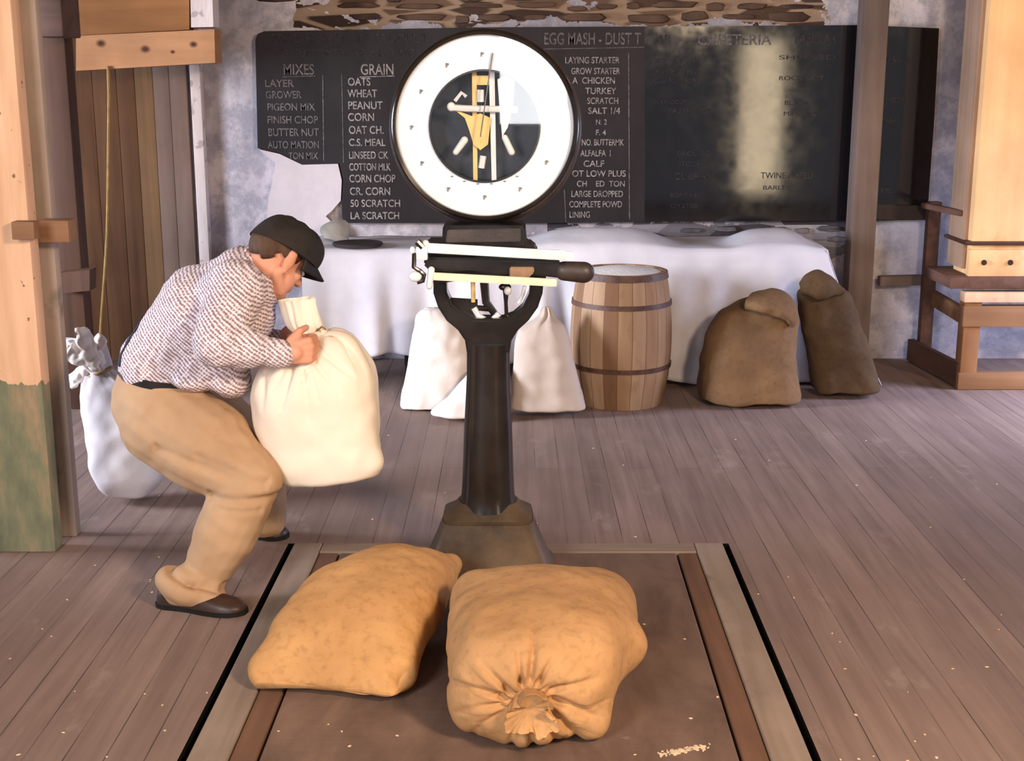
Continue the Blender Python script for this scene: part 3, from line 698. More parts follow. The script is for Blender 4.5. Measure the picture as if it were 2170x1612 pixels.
slab('beam_lever', [(902, 545), (1190, 553), (1190, 590), (1100, 580), (1040, 584), (1000, 572), (960, 576), (910, 574), (896, 560)], YN - .075, .03, M_iron, .006)
bm = bmesh.new(); c0, c1 = P(1182, 574, YN - .06), P(1252, 577, YN - .06)
t2 = bmesh.new(); capsule(t2, c0 + V((.02, 0, 0)), c1 - V((.022, 0, 0)), .030, .033, 20); 
for v in t2.verts: v.co.y = c0.y + (v.co.y - c0.y) * .8
join(bm, t2); link('lever_handle', bm, M_neck, sc)
slab('lever_clip', [(1080, 566), (1132, 566), (1132, 578), (1118, 590), (1080, 590)], YN - .09, .03, noisy('dull_brass', (120, 92, 66), (170, 136, 104), 14, rough=.4, spec=.5), .003)
# two graduated weighbeams with poises
YW = YN - .115
bm = bmesh.new(); beam(bm, P(906, 525, YW), P(1196, 541, YW), .012, .029, bevel=.002)
ellipsoid(bm, P(1190, 540, YW), ((.022, 0, 0), (0, .008, 0), (0, 0, .016))); beam(bm, P(1196, 541, YW), P(1216, 543, YW), .01, .026, bevel=.002); link('upper_weighbeam', bm, M_silver, sc)
bm = bmesh.new(); beam(bm, P(918, 585, YW), P(1180, 599, YW), .012, .023, bevel=.002); link('lower_weighbeam', bm, noisy('pale_brass_beam', (228, 216, 184), (246, 238, 212), 12, rough=.4, spec=.5), sc)
bm = bmesh.new(); box(bm, P(882, 551, YW - .012), P(906, 522, YW) + V((0, .02, 0)), bevel=.003); ellipsoid(bm, P(902, 516, YW), ((.011, 0, 0), (0, .011, 0), (0, 0, .011))); ellipsoid(bm, P(874, 530, YW), ((.008, 0, 0), (0, .008, 0), (0, 0, .012))); link('poise', bm, M_silver, sc)
bm = bmesh.new(); tube(bm, [P(884, 512, YW - .005), P(896, 524, YW - .005)], .011, 8); tube(bm, [P(878, 536, YW), P(877, 566, YW), P(890, 574, YW), P(899, 582, YW), P(896, 595, YW), P(884, 598, YW)], .007, 8); link('poise_hook', bm, M_iron, sc)
bm = bmesh.new(); ellipsoid(bm, P(880, 586, YW), ((.020, 0, 0), (0, .015, 0), (0, 0, .016))); capsule(bm, P(914, 572, YW), P(910, 606, YW), .011, .010, 10); link('poise', bm, M_silver, sc)
# dial head
YD = 4.06
dc = P(1027, 268, YD); ppm = 1.0 / (P(1028, 268, YD) - P(1027, 268, YD)).x
rp = lambda q: q / ppm
hd_ = thing_part = None
bm = bmesh.new(); lathe(bm, [(rp(120), .17), (rp(186), .165), (rp(198), .15), (rp(200), .05), (rp(201), .005), (rp(199), -.012), (rp(194), -.018), (rp(188.5), -.014), (rp(187.5), .0), (rp(187.5), .006)], dc, (0, 1, 0), 96, cap=False)
housing = link('dial_housing', bm, M_iron, sc, angle=50)
bm = bmesh.new(); lathe(bm, [(rp(198), .15), (rp(207), .135), (rp(210), .115), (rp(208), .098), (rp(199), .09)], dc + V((0, 0, -.010)), (0, 1, 0), 96, cap=False); link('rear_rim', bm, M_neck, housing, angle=60)
bm = bmesh.new(); lathe(bm, [(rp(188), .004), (rp(117), .004), (rp(116), .016), (rp(188), .018)], dc, (0, 1, 0), 96, cap=False)
for i in range(96):  # close the back of the ring
    pass
link('dial_face', bm, M_face, housing, angle=30)
bm = bmesh.new(); lathe(bm, [(rp(118), .016), (rp(118), .13), (.001, .135)], dc, (0, 1, 0), 64, cap=False); link('inner_drum', bm, M_inner, housing, angle=40)
bm = bmesh.new(); lathe(bm, [(rp(118.5), -.002), (rp(114.5), -.002), (rp(114.5), .012)], dc, (0, 1, 0), 64, cap=False); link('inner_ring', bm, M_iron, housing)
# small grey graduation figures around the ring (unreadable at this distance)
bm = bmesh.new()
def fig(px, py, w_, h_): 
    a = P(px, py, YD); beam(bm, a + V((-rp(w_), .001, 0)), a + V((rp(w_), .001, 0)), .002, rp(h_) * 2, bevel=0)
for px, py in ((1020, 115), (946, 138), (891, 194), (871, 270), (893, 346), (949, 401), (1026, 418), (1101, 401), (1157, 344)):
    fig(px, py, 1.6, 4.5); fig(px + 3, py - 2, 2.2, 2.0)
for a in range(60, 130, 12):
    x = 1027 + 138 * math.cos(R(a)); y = 268 + 122 * math.sin(R(a)); fig(x, y, 2.6, 1.3)
link('dial_figures', bm, M_mark, housing, smooth=False)
YM = YD + .05
def mech(name, fn, mat):
    bm = bmesh.new(); fn(bm); return link(name, bm, mat, housing)
Q = lambda px, py, dy=0: P(px, py, YM + dy)
mech('frame_strip', lambda b: prism(b, [Q(1000, 152), Q(1010, 152), Q(1012, 384), Q(1003, 384)], (0, .01, 0)), M_brass)
mech('frame_strip', lambda b: prism(b, [Q(1036, 150), Q(1048, 150), Q(1052, 384), Q(1042, 384)], (0, .01, 0)), M_silver)
mech('frame_strip', lambda b: prism(b, [Q(1010, 160), Q(1036, 160), Q(1036, 180), Q(1010, 180)], (0, .01, 0)), M_brass)
mech('cam_plate', lambda b: prism(b, [Q(962, 232, -.012), Q(985, 250, -.012), Q(994, 275, -.012), Q(1003, 305, -.012), Q(1018, 318, -.012), Q(1034, 306, -.012), Q(1040, 250, -.012), Q(1018, 240, -.012), Q(1000, 246, -.012)], (0, .008, 0)), M_brass)
mech('cross_arm', lambda b: (tube(b, [Q(953, 228, -.02), Q(990, 230, -.02), Q(1096, 232, -.02)], .010, 8), ellipsoid(b, Q(956, 226, -.02), ((.013, 0, 0), (0, .01, 0), (0, 0, .014))), tube(b, [Q(964, 214, -.01), Q(978, 196, -.01), Q(988, 205, -.01)], .006, 6)), M_silver)
mech('bracket', lambda b: prism(b, [Q(1054, 168, -.01), Q(1072, 160, -.01), Q(1090, 172, -.01), Q(1088, 216, -.01), Q(1076, 270, -.01), Q(1064, 290, -.01), Q(1058, 220, -.01)], (0, .008, 0)), M_silver)
mech('pendulum_weight', lambda b: capsule(b, Q(984, 297), Q(966, 322), .012, .010, 10), M_silver)
mech('pendulum_weight', lambda b: capsule(b, Q(1070, 292), Q(1084, 322), .010, .011, 10), M_silver)
mech('spindle_link', lambda b: (tube(b, [Q(1018, 190, -.005), Q(1018, 216, -.005)], .011, 8), tube(b, [Q(1024, 330, .0), Q(1020, 356, .0)], .01, 8)), M_silver)
bm = bmesh.new(); a, b = P(1044, 112, YD - .004), P(1034, 178, YD - .004); beam(bm, a, b, .003, .004, bevel=0); b2_ = P(1018, 290, YD - .004); tube(bm, [b, b2_], .0022, 6); link('indicator_hand', bm, plain('grey_hand', (120, 118, 118), .4), housing)
# cover glass: clear sheet with a mirror-like sheen
t = NT('cover_glass'); out = t.n['Material Output']; fr = t.new('ShaderNodeFresnel'); fr.inputs[0].default_value = 1.6
tr = t.new('ShaderNodeBsdfTransparent'); gl = t.new('ShaderNodeBsdfGlossy'); gl.inputs['Roughness'].default_value = .02
mx = t.new('ShaderNodeMixShader'); t.ln(t.math('MULTIPLY', fr.outputs[0], 1.6), mx.inputs[0]); t.ln(tr.outputs[0], mx.inputs[1]); t.ln(gl.outputs[0], mx.inputs[2]); t.ln(mx.outputs[0], out.inputs[0]); t.n.remove(t.b)
bm = bmesh.new(); lathe(bm, [(.001, -.009), (rp(187.5), -.009)], dc, (0, 1, 0), 64, cap=False); link('cover_glass', bm, t.m, housing)

# ================================================================== TABLE, CLOTH AND WHAT STANDS ON IT
YT0, YT1, ZT = 6.86, 7.40, .715
xt0, xt1 = P(640, 528, YT0).x, P(1752, 528, YT0).x
tb = thing('trestle_table', 'long wooden table hidden under the white cloth, its dark leg showing', 'table', ((xt0 + xt1) / 2, 7.0, 0))
M_tleg = plain('dark_table_leg', (38, 36, 44), .7)
bm = bmesh.new(); box(bm, (xt0 + .03, YT0 + .03, ZT - .04), (xt1 - .03, YT1, ZT - .012), bevel=.004); link('tabletop', bm, M_tleg, tb)
for x in (xt0 + .08, -.55, 1.45):
    for y in (YT0 + .07, YT1 - .06):
        bm = bmesh.new(); box(bm, (x - .025, y - .025, .001), (x + .025, y + .025, ZT - .041), bevel=.004); link('leg', bm, M_tleg, tb)
M_cloth = noisy('white_table_cloth', (196, 192, 200), (218, 214, 220), 3, rough=.9, bump=.25, bscale=14, bdist=.01)
def lumps(x, y):
    def bmp(cx, cy, sx, sy, h): return h * math.exp(-((x - cx) / sx) ** 4 - ((y - cy) / sy) ** 2)
    return bmp(.46, 7.10, .36, .22, .085) + bmp(1.38, 7.10, .2, .20, .08) + .006 * noise.noise(V((x * 5, y * 5, 0)))
bm = bmesh.new(); NX = 220; rows = []
hemk = [(-.1, .14), (.0, .15), (.06, .16), (.12, .17), (.2, .165), (.26, .15), (.32, .13), (.5, .10), (.7, .03), (.8, .012), (1.1, .012)]
for j in range(0, 46):
    row = []
    for i in range(NX + 1):
        f = i / NX; x = xt0 + (xt1 - xt0) * f
        if j <= 15:
            y = YT1 + .02 - (YT1 + .02 - YT0) * j / 15; z = ZT + lumps(x, y)
            if j == 15: z = ZT - .002 + lumps(x, y) * .8
        else:
            q = (j - 15) / 30
            hem = interp(hemk, f) + .012 * math.sin(f * 47)
            z = ZT - .01 - (ZT - .01 - hem) * q
            fold = .026 * math.sin(f * 46 + 1.9 * math.sin(f * 13)) + .012 * math.sin(f * 97 + 1) + .02 * noise.noise(V((x * 3, q * 1.5, 4)))
            # taut diagonal creases running up to the right corner
            dg = max(0, 1 - abs((f - .97) + q * .32) / .05) * .03 + max(0, 1 - abs((f - .90) + q * .36) / .04) * .022
            y = YT0 - .012 - (.045 * q ** .7) * 1 - fold * (q ** .8) - dg * q
            x += .015 * q * math.sin(f * 60) + (.30 * q ** 1.15 * ((f - .92) / .08) ** 1.6 if f > .92 else 0)
        row.append(bm.verts.new((x, y, z)))
    rows.append(row)
for a, b in zip(rows[:-1], rows[1:]):
    for i in range(NX): bm.faces.new((a[i], a[i + 1], b[i + 1], b[i]))
# right end: the cloth flares outwards to the floor
er = []
for j in range(0, 24):
    q = j / 23; row = []
    for i in range(0, 25):
        g = i / 24; y = YT0 - .012 - .03 * q + (YT1 - YT0) * g
        x = xt1 + .30 * q ** 1.15 * (1 - .85 * g) + .018 * q * math.sin(g * 17); z = (ZT + lumps(xt1, y)) * (1 - q) + .012 * q
        row.append(bm.verts.new((x, y - .06 * q * (1 - g), z)))
    er.append(row)
for a, b in zip(er[:-1], er[1:]):
    for i in range(24): bm.faces.new((a[i], a[i + 1], b[i + 1], b[i]))
o = link('tablecloth', bm, M_cloth, smooth=True, angle=75)
md = o.modifiers.new('thick', 'SOLIDIFY'); md.thickness = .004; md.offset = 1
tag(o, 'white cloth draped over the long table below the blackboard', 'tablecloth')
bm = bmesh.new(); c = P(748, 512, 7.0); rings = []
lathe(bm, [(.02, .0), (.125, .002), (.135, .012), (.13, .02), (.11, .012), (.02, .010)], V((c.x + .03, 6.95, ZT + .008)), (0, 0, 1), 36)
tag(link('tray', bm, plain('dark_tray_metal', (48, 40, 42), .5, .4)), 'dark flat tray lying on the left end of the cloth', 'tray')
bm = sack_bm([(0, P(706, 512, 7.12)), (.5, P(716, 492, 7.14)), (1, P(735, 474, 7.16))], [(0, .05, .05, 2), (.3, .085, .06, 2), (.7, .06, .05, 2), (1, .02, .02, 2)], (1, 0, 0), lump=.015, nr=24, nv=32, flatz=ZT + .006)
tag(link('cloth_bundle', bm, noisy('grey_green_cloth', (140, 136, 128), (172, 166, 158), 8, rough=.9)), 'crumpled grey bundle on the cloth behind the dark tray', 'bundle')

# ================================================================== BARREL
YL = 6.48; bx = P(1316, 700, YL).x
br = thing('barrel', 'wooden stave barrel with iron hoops filled white to the rim', 'barrel', (bx, YL, 0))
t = NT('barrel_staves'); tc = t.new('ShaderNodeTexCoord'); gr = t.new('ShaderNodeTexGradient'); gr.gradient_type = 'RADIAL'; t.ln(tc.outputs['Object'], gr.inputs[0])
s16 = t.math('MULTIPLY', gr.outputs[1], 22.0); idx = t.math('FLOOR', s16); fr_ = t.math('FRACT', s16)
wn = t.new('ShaderNodeTexWhiteNoise'); wn.noise_dimensions = '1D'; t.ln(idx, wn.inputs['W'])
f = t.noise(t.coord((1, 1, .1)), 18, 6); f2 = t.noise(t.coord((1, 1, .6)), 6, 5)
col = t.ramp(wn.outputs['Value'], [(0, (118, 86, 62)), (.5, (146, 114, 86)), (1, (168, 140, 114))])
col = t.mix(1.0, col, t.ramp(f, [(.3, (.78, .76, .74, 1)), (.7, (1.1, 1.1, 1.1, 1))]), 'MULTIPLY')
col = t.mix(t.ramp(f2, [(.60, (0, 0, 0, 1)), (.72, (.6, .6, .6, 1))]), col, (112, 80, 58))
seam = t.math('LESS_THAN', t.math('ABSOLUTE', t.math('SUBTRACT', fr_, .5)), .48)
col = t.mix(seam, (96, 70, 54), col); t.bump(f, .25, .003); M_stave = t.fin(col, .75, .25)
HB = .665
def rb(z): q = (z / HB - .5) * 2; return .252 - .034 * q * q - .004 * (1 if z < .1 else 0)
bm = bmesh.new(); lathe(bm, [(rb(HB * i / 20), max(.001, HB * i / 20)) for i in range(21)] + [(rb(HB) - .018, HB), (rb(HB) - .02, HB - .03)], (bx, YL, 0), (0, 0, 1), 66, cap=True); link('staves', bm, M_stave, br, angle=60)
M_hoop = noisy('rusty_hoop_iron', (58, 36, 28), (92, 60, 44), 20, rough=.55, spec=.4)
for z, h in ((HB - .016, .030), (P(0, 655, YL - .25).z, .022), (P(0, 790, YL - .25).z, .022)):
    bm = bmesh.new(); lathe(bm, [(rb(z - h / 2) - .004, z - h / 2), (rb(z - h / 2) + .006, z - h / 2), (rb(z + h / 2) + .006, z + h / 2), (rb(z + h / 2) - .004, z + h / 2)], (bx, YL, 0), (0, 0, 1), 64, cap=False); link('hoop', bm, M_hoop, br, angle=30)
bm = bmesh.new(); lathe(bm, [(rb(HB) - .021, HB - .02), (rb(HB) - .024, HB - .006), (.09, HB + .012), (.001, HB + .016)], (bx, YL, 0), (0, 0, 1), 40, cap=False); link('flour', bm, noisy('white_flour', (226, 222, 222), (240, 236, 234), 14, rough=.95, bump=.3), br)

# ================================================================== SACKS
def burlap(name, a, b, c=None):
    t = NT(name); f = t.noise(t.coord(), 3.5, 6, .6); g = t.noise(t.coord(), 42, 3, .6)
    wx = t.new('ShaderNodeTexWave'); wx.inputs['Scale'].default_value = 90; wx.bands_direction = 'X'; wz = t.new('ShaderNodeTexWave'); wz.inputs['Scale'].default_value = 90; wz.bands_direction = 'Z'
    v = t.coord(); t.ln(v, wx.inputs['Vector']); t.ln(v, wz.inputs['Vector'])
    col = t.ramp(f, [(.3, a), (.7, b)])
    col = t.mix(t.ramp(g, [(.5, (0, 0, 0, 1)), (.75, (.35, .35, .35, 1))]), col, c or tuple(x * .72 for x in a))
    t.bump(t.math('ADD', t.math('MULTIPLY', t.math('ADD', wx.outputs['Fac'], wz.outputs['Fac']), .12), g), .35, .003)
    return t.fin(col, .92, .12)
M_burl = burlap('tan_burlap', (174, 131, 88), (200, 155, 108))
M_burl_s = burlap('tan_burlap_spotted', (180, 133, 86), (206, 159, 105), (128, 86, 50))
M_burl_d = burlap('brown_burlap', (104, 80, 58), (132, 102, 74))
M_twine = plain('twine', (150, 120, 84), .9)
M_cot = noisy('white_cotton_sack', (226, 214, 206), (240, 230, 222), 3, rough=.9, bump=.25, bscale=10, bdist=.012)
M_cot2 = noisy('grey_white_cotton_sack', (198, 190, 192), (216, 208, 210), 3, rough=.9, bump=.25, bscale=10, bdist=.012)

# --- front right burlap sack, mouth towards the camera
g0 = P(1122, 1492, 2.915)
sB = thing('burlap_sack', 'large tan burlap sack lying with its tied pleated mouth facing forward', 'sack', (.06, 3.35, 0))
ctr = [(0, V((.12, 3.68, .09))), (.12, V((.115, 3.64, .105))), (.36, V((.09, 3.44, .136))), (.56, V((.066, 3.20, .148))), (.68, V((.056, 3.03, .146))), (.77, V((.052, 2.955, .140))), (.84, V((.052, 2.915, .132))), (.90, g0 + V((0, .012, .0))), (1.0, g0 + V((.006, -.045, -.014)))]
wid = [(0, .10, .03, 2.2), (.04, .17, .07, 2.4), (.14, .225, .105, 2.6), (.36, .258, .134, 2.6), (.56, .232, .146, 2.7), (.68, .212, .144, 2.7), (.75, .185, .132, 2.5), (.81, .135, .105, 2.2), (.86, .072, .060, 2), (.90, .034, .032, 2), (.94, .042, .038, 2), (1, .060, .052, 2)]
CRS = [((1124, 1440), (1140, 1280), 7, .016), ((1104, 1448), (1098, 1380), 6, .014), ((1142, 1446), (1172, 1392), 6, .014), ((1076, 1462), (1020, 1405), 7, .014), ((1066, 1476), (945, 1440), 7, .016), ((1062, 1492), (975, 1500), 6, .011), ((1066, 1508), (1000, 1545), 7, .012),
       ((1166, 1462), (1262, 1440), 7, .014), ((1172, 1480), (1262, 1520), 8, .018), ((1170, 1508), (1246, 1580), 8, .018), ((1092, 1536), (1084, 1582), 8, .016), ((1122, 1542), (1134, 1584), 8, .016), ((1150, 1532), (1180, 1574), 7, .014)]
def earB(co, n):
    d = 0
    for e, r, h in ((V((.33, 3.24, .13)), .085, .055), (V((.225, 2.955, .015)), .06, .075), (V((-.135, 3.50, .21)), .09, .025), (V((-.13, 3.0, .04)), .08, .02), (V((.03, 2.94, .02)), .10, .015)):
        q = (co - e).length / r
        if q < 1.6: d += h * math.exp(-q * q * 1.4)
    if co.y < 3.35 and n.y < .4: d += crease(co, CRS, 1.0, 1.25)
    return d
bm = sack_bm(ctr, wid, (1, 0, 0), pleats=(.88, .16, .012, 13), lump=.009, lscale=6, seed=3, nr=170, nv=240, ruffle=(.90, .16, 3), flatz=.004, extra=earB, tilt=V((0, -1, 0)))
link('sack_body', bm, M_burl, sB, angle=70)
bm = bmesh.new(); ring_tie(bm, g0 + V((0, .010, 0)), (0, -1, -.2), .036, .005); link('tie', bm, M_twine, sB)

# --- front left burlap sack, a plump pillow
sA = thing('burlap_sack', 'smaller spotted tan burlap sack lying left of the large one', 'sack', (-.4, 3.5, 0))
ctr = [(0, V((-.295, 3.93, .10))), (.1, V((-.305, 3.88, .105))), (.4, V((-.375, 3.66, .115))), (.7, V((-.447, 3.42, .10))), (.9, V((-.475, 3.26, .055))), (1, V((-.49, 3.20, .03)))]
wid = [(0, .10, .012, 2.3), (.06, .135, .04, 2.4), (.2, .16, .095, 2.4), (.5, .205, .118, 2.4), (.75, .215, .098, 2.6), (.9, .215, .058, 2.8), (.97, .20, .030, 2.8), (1, .185, .012, 2.6)]
def earA(co, n):
    d = 0
    for e, r, h in ((V((-.17, 3.93, .14)), .055, .06), (V((-.31, 3.95, .14)), .03, .05), (V((-.29, 3.24, .06)), .05, .02), (V((-.705, 3.28, .03)), .07, .03)):
        q = (co - e).length / r
        if q < 1.8: d += h * math.exp(-q * q * 1.4)
    q = (co - V((-.27, 3.18, .075))).length / .03
    if q < 2: d -= .03 * math.exp(-q * q)
    return d
bm = sack_bm(ctr, wid, (1, -.25, 0), lump=.010, lscale=7, seed=9, nr=80, nv=110, flatz=.004, extra=earA)
link('sack_body', bm, M_burl_s, sA, angle=70)
# --- two dark burlap sacks by the table end
YS = 6.62
def up(name_label, mat, keys_px, group=None, udir=(1, 0, 0), dep=.72, loc=None, body='sack_body', **kw):
    """upright sack from photo rows: (t, py, left px, right px, Y, exponent)"""
    ctr, wid = [], []
    for t, py, l, r, Y, n in keys_px:
        a, b = P(l, py, Y), P(r, py, Y); c = (a + b) / 2
        ctr.append((t, c)); wid.append((t, (b.x - a.x) / 2, (b.x - a.x) / 2 * dep, n))
    s = thing(name_label[0], name_label[1], 'sack', (ctr[0][1].x, ctr[0][1].y, 0), group)
    bm = sack_bm(ctr, wid, udir, tilt=V((0, 0, 1)), **kw)
    zmin = min(v.co.z for v in bm.verts)
    link(body, bm, mat, s, angle=70); return s, ctr
s1, _ = up(('burlap_sack', 'brown burlap sack with folded-over top, beside the barrel'), M_burl_d,
   [(0, 842, 1490, 1680, 6.47, 3.2), (.05, 838, 1482, 1692, 6.47, 3.4), (.25, 790, 1480, 1690, 6.48, 2.8), (.5, 730, 1488, 1688, 6.50, 2.6), (.7, 685, 1506, 1690, 6.52, 2.5), (.85, 654, 1534, 1686, 6.53, 2.4), (.95, 634, 1580, 1672, 6.54, 2.2), (1, 628, 1600, 1655, 6.54, 2)],
   lump=.016, lscale=6, seed=21, flatz=.004)
bm = sack_bm([(0, P(1590, 636, 6.47)), (.4, P(1640, 640, 6.42)), (.8, P(1676, 666, 6.38)), (1, P(1684, 690, 6.38))], [(0, .08, .03, 2.4), (.3, .12, .04, 2.4), (.7, .08, .035, 2.4), (1, .03, .012, 2)], (.5, .8, .2), lump=.012, seed=5, nr=40, nv=48)
link('folded_top', bm, M_burl_d, s1, angle=70)
s2, _ = up(('burlap_sack', 'darker brown burlap sack leaning right against the slim post'), burlap('dark_brown_burlap', (70, 54, 40), (92, 72, 52)),
   [(0, 826, 1730, 1850, 6.60, 3.2), (.05, 822, 1724, 1862, 6.60, 3.4), (.25, 780, 1716, 1854, 6.61, 2.8), (.5, 715, 1702, 1836, 6.63, 2.6), (.75, 655, 1690, 1814, 6.65, 2.5), (.9, 620, 1690, 1798, 6.66, 2.4), (1, 602, 1715, 1770, 6.66, 2)],
   dep=.66, lump=.016, lscale=6, seed=22, flatz=.004)
bm = sack_bm([(0, P(1696, 612, 6.56)), (.5, P(1732, 604, 6.54)), (1, P(1788, 618, 6.54))], [(0, .03, .03, 2), (.5, .075, .045, 2.2), (1, .02, .02, 2)], (0, .3, 1), lump=.014, seed=6, nr=30, nv=36)
link('folded_top', bm, s2.children[0].data.materials[0], s2, angle=70)

# --- white sacks behind the column
wg = None
up(('flour_sack', 'white flour sack with open top standing left of the scale column'), M_cot,
   [(0, 858, 862, 1000, 6.36, 3.4), (.04, 856, 852, 1006, 6.36, 3.6), (.25, 810, 858, 1006, 6.37, 2.8), (.55, 745, 868, 1004, 6.38, 2.6), (.8, 695, 876, 992, 6.39, 2.6), (.92, 668, 880, 976, 6.40, 2.3), (1, 655, 892, 948, 6.40, 2)],
   dep=.62, lump=.013, lscale=6, seed=31, flatz=.004, pleats=(1.0, .35, .008, 6))
up(('flour_sack', 'small white flour sack slumped in front, half behind the scale column'), M_cot,
   [(0, 874, 916, 1062, 6.12, 3.4), (.05, 872, 912, 1064, 6.12, 3.4), (.3, 840, 948, 1066, 6.13, 2.8), (.6, 806, 976, 1082, 6.15, 2.4), (.85, 784, 1000, 1070, 6.16, 2.2), (1, 776, 1020, 1055, 6.17, 2)],
   dep=.6, lump=.012, lscale=6, seed=32, flatz=.004)
up(('flour_sack', 'white flour sack with peaked top between scale column and barrel'), noisy('cream_cotton_sack', (178, 162, 150), (194, 178, 166), 3, rough=.9, bump=.25, bscale=10, bdist=.012),
   [(0, 862, 1085, 1232, 6.20, 3.4), (.04, 858, 1082, 1240, 6.20, 3.6), (.25, 815, 1084, 1228, 6.21, 2.8), (.5, 765, 1086, 1216, 6.22, 2.7), (.72, 720, 1090, 1206, 6.23, 2.6), (.86, 688, 1104, 1194, 6.24, 2.3), (.94, 668, 1140, 1176, 6.25, 2), (1, 650, 1150, 1166, 6.25, 2)],
   dep=.62, lump=.013, lscale=6, seed=33, flatz=.004, pleats=(.95, .3, .010, 7))

# --- grey-white sack leaning behind the man, with a crumpled tied head
YG = 4.93
sl, cl = up(('flour_sack', 'tall grey-white sack with crumpled tied head behind the man, beside left post'), M_cot2,
   [(0, 1052, 250, 296, 4.86, 2.4), (.04, 1040, 226, 318, 4.86, 2.6), (.15, 1002, 200, 346, 4.86, 2.6), (.4, 930, 184, 338, 4.90, 2.6), (.62, 860, 176, 318, 4.95, 2.5), (.75, 820, 172, 292, 4.98, 2.3), (.83, 800, 176, 262, 5.0, 2.1), (.88, 788, 184, 240, 5.01, 2), (.94, 770, 168, 226, 5.02, 2), (1, 720, 142, 204, 5.04, 2)],
   dep=.75, lump=.012, lscale=6, seed=41, flatz=.004, pleats=(.88, .18, .016, 8), ruffle=(.88, .42, 5), nr=90, nv=128)
bm = bmesh.new(); ring_tie(bm, P(212, 788, 5.01), (-.35, 0, 1), .046, .007); link('tie', bm, M_twine, sl)
for k_, (pts, w0) in enumerate((([(206, 772), (160, 752), (140, 744)], .040), ([(208, 768), (182, 722), (172, 692)], .038), ([(204, 780), (170, 792), (146, 812)], .032), ([(216, 776), (206, 740), (216, 716)], .030))):
    c3 = [P(a_, b_, 4.95 + .02 * k_) for a_, b_ in pts]
    bm = sack_bm([(0, c3[0]), (.5, c3[1]), (1, c3[2])], [(0, .016, .012, 2), (.4, w0 * .8, .014, 2), (.8, w0, .012, 2.2), (1, w0 * .7, .005, 2.2)], (0, .3, 1), lump=.016, lscale=18, seed=60 + k_, nr=24, nv=30)
    link('crumpled_flap', bm, M_cot, sl, angle=70)

# ================================================================== HELD SACK
hs = thing('flour_sack', 'full white flour sack being lifted by its neck in the man\'s hands', 'sack', (P(665, 1000, 4.06).x, 4.06, P(0, 1018, 4.06).z))
ctr, wid = [], []
for t_, py, l, r, n in ((0, 1012, 632, 748, 2.6), (.03, 1007, 606, 790, 2.8), (.10, 990, 586, 803, 3.0), (.28, 930, 556, 804, 2.8), (.46, 865, 536, 802, 2.5), (.60, 806, 532, 798, 2.4), (.70, 766, 552, 778, 2.2), (.77, 738, 590, 738, 2.0), (.82, 722, 618, 690, 2.0), (.86, 708, 626, 676, 2), (.92, 684, 610, 672, 2), (1, 632, 594, 668, 2)):
    a, b = P(l, py, 4.06), P(r, py, 4.06); ctr.append((t_, (a + b) / 2)); wid.append((t_, (b.x - a.x) / 2, (b.x - a.x) / 2 * (.82 if t_ < .8 else .7), n))
shc = P(718, 716, 4.05)
CRH = [((618, 772), (594, 868), 4, .012), ((640, 780), (656, 896), 4, .013), ((652, 776), (674, 852), 4, .010), ((668, 768), (722, 838), 4, .010), ((560, 790), (556, 868), 5, .008), ((600, 782), (574, 830), 4, .008), ((690, 755), (750, 800), 5, .008), ((634, 800), (628, 840), 4, .007)]
def hsx(co, n):
    d0 = crease(co, CRH, 1.0, 1.1, .7) if co.y < 4.06 else 0
    return d0 + hsx0(co, n)
def hsx0(co, n):
    q = (co - shc).length / .075; d = .045 * math.exp(-q * q) if q < 2.2 else 0
    q = (co - P(803, 978, 4.0)).length / .05
    return d + (.022 * math.exp(-q * q) if q < 2.2 else 0)
bm = sack_bm(ctr, wid, (1, 0, .10), pleats=(.86, .36, .013, 11), lump=.010, lscale=6, seed=52, nr=150, nv=220, ruffle=(.87, .16, 4), extra=hsx, tilt=V((-.10, 0, 1)))
M_hot = noisy('cream_white_cotton_sack', (236, 222, 204), (246, 234, 218), 3, rough=.9, bump=.2, bscale=10, bdist=.01)
link('sack_body', bm, M_hot, hs, angle=70)
bm = bmesh.new(); ring_tie(bm, P(650, 707, 4.06), (-.1, 0, 1), .044, .005); tube(bm, [P(668, 704, 4.03), P(682, 692, 4.01), P(690, 698, 4.0)], .003, 6); link('tie', bm, M_twine, hs)

# ================================================================== THE MAN
mp = thing('person', 'man in dark flat cap, checked shirt and khaki trousers bending to lift a white sack', 'person', (-.90, 4.05, 0))
M_skin = noisy('skin', (208, 146, 118), (224, 164, 138), 7, rough=.6, spec=.35, bump=.06)
hipR, kneeR, ankR = P(345, 885, 4.03), P(530, 1018, 3.90), P(432, 1228, 3.87)
hipL, kneeL, ankL = P(375, 845, 4.24), P(545, 950, 4.37), P(562, 1108, 4.43)
pel = P(338, 842, 4.13); waist = P(348, 778, 4.13); chest = P(452, 662, 4.13); neckb = P(548, 572, 4.13)
shR, elR, wrR = P(500, 612, 3.97), P(462, 728, 3.83), P(592, 749, 3.89)
shL, elL, wrL = P(520, 600, 4.29), P(500, 715, 4.44), P(590, 722, 4.22)
Fd = V((.56, .50, -.62)).normalized(); Ud = (V((0, 0, 1)) - Fd * Fd.z).normalized(); Rd = Fd.cross(Ud).normalized()
HC = P(592, 545, 4.12)
def H(f, u, r): return HC + Fd * f + Ud * u + Rd * r
hax = lambda f, u, r: (Fd * f, Ud * u, Rd * r)
bm = bmesh.new()
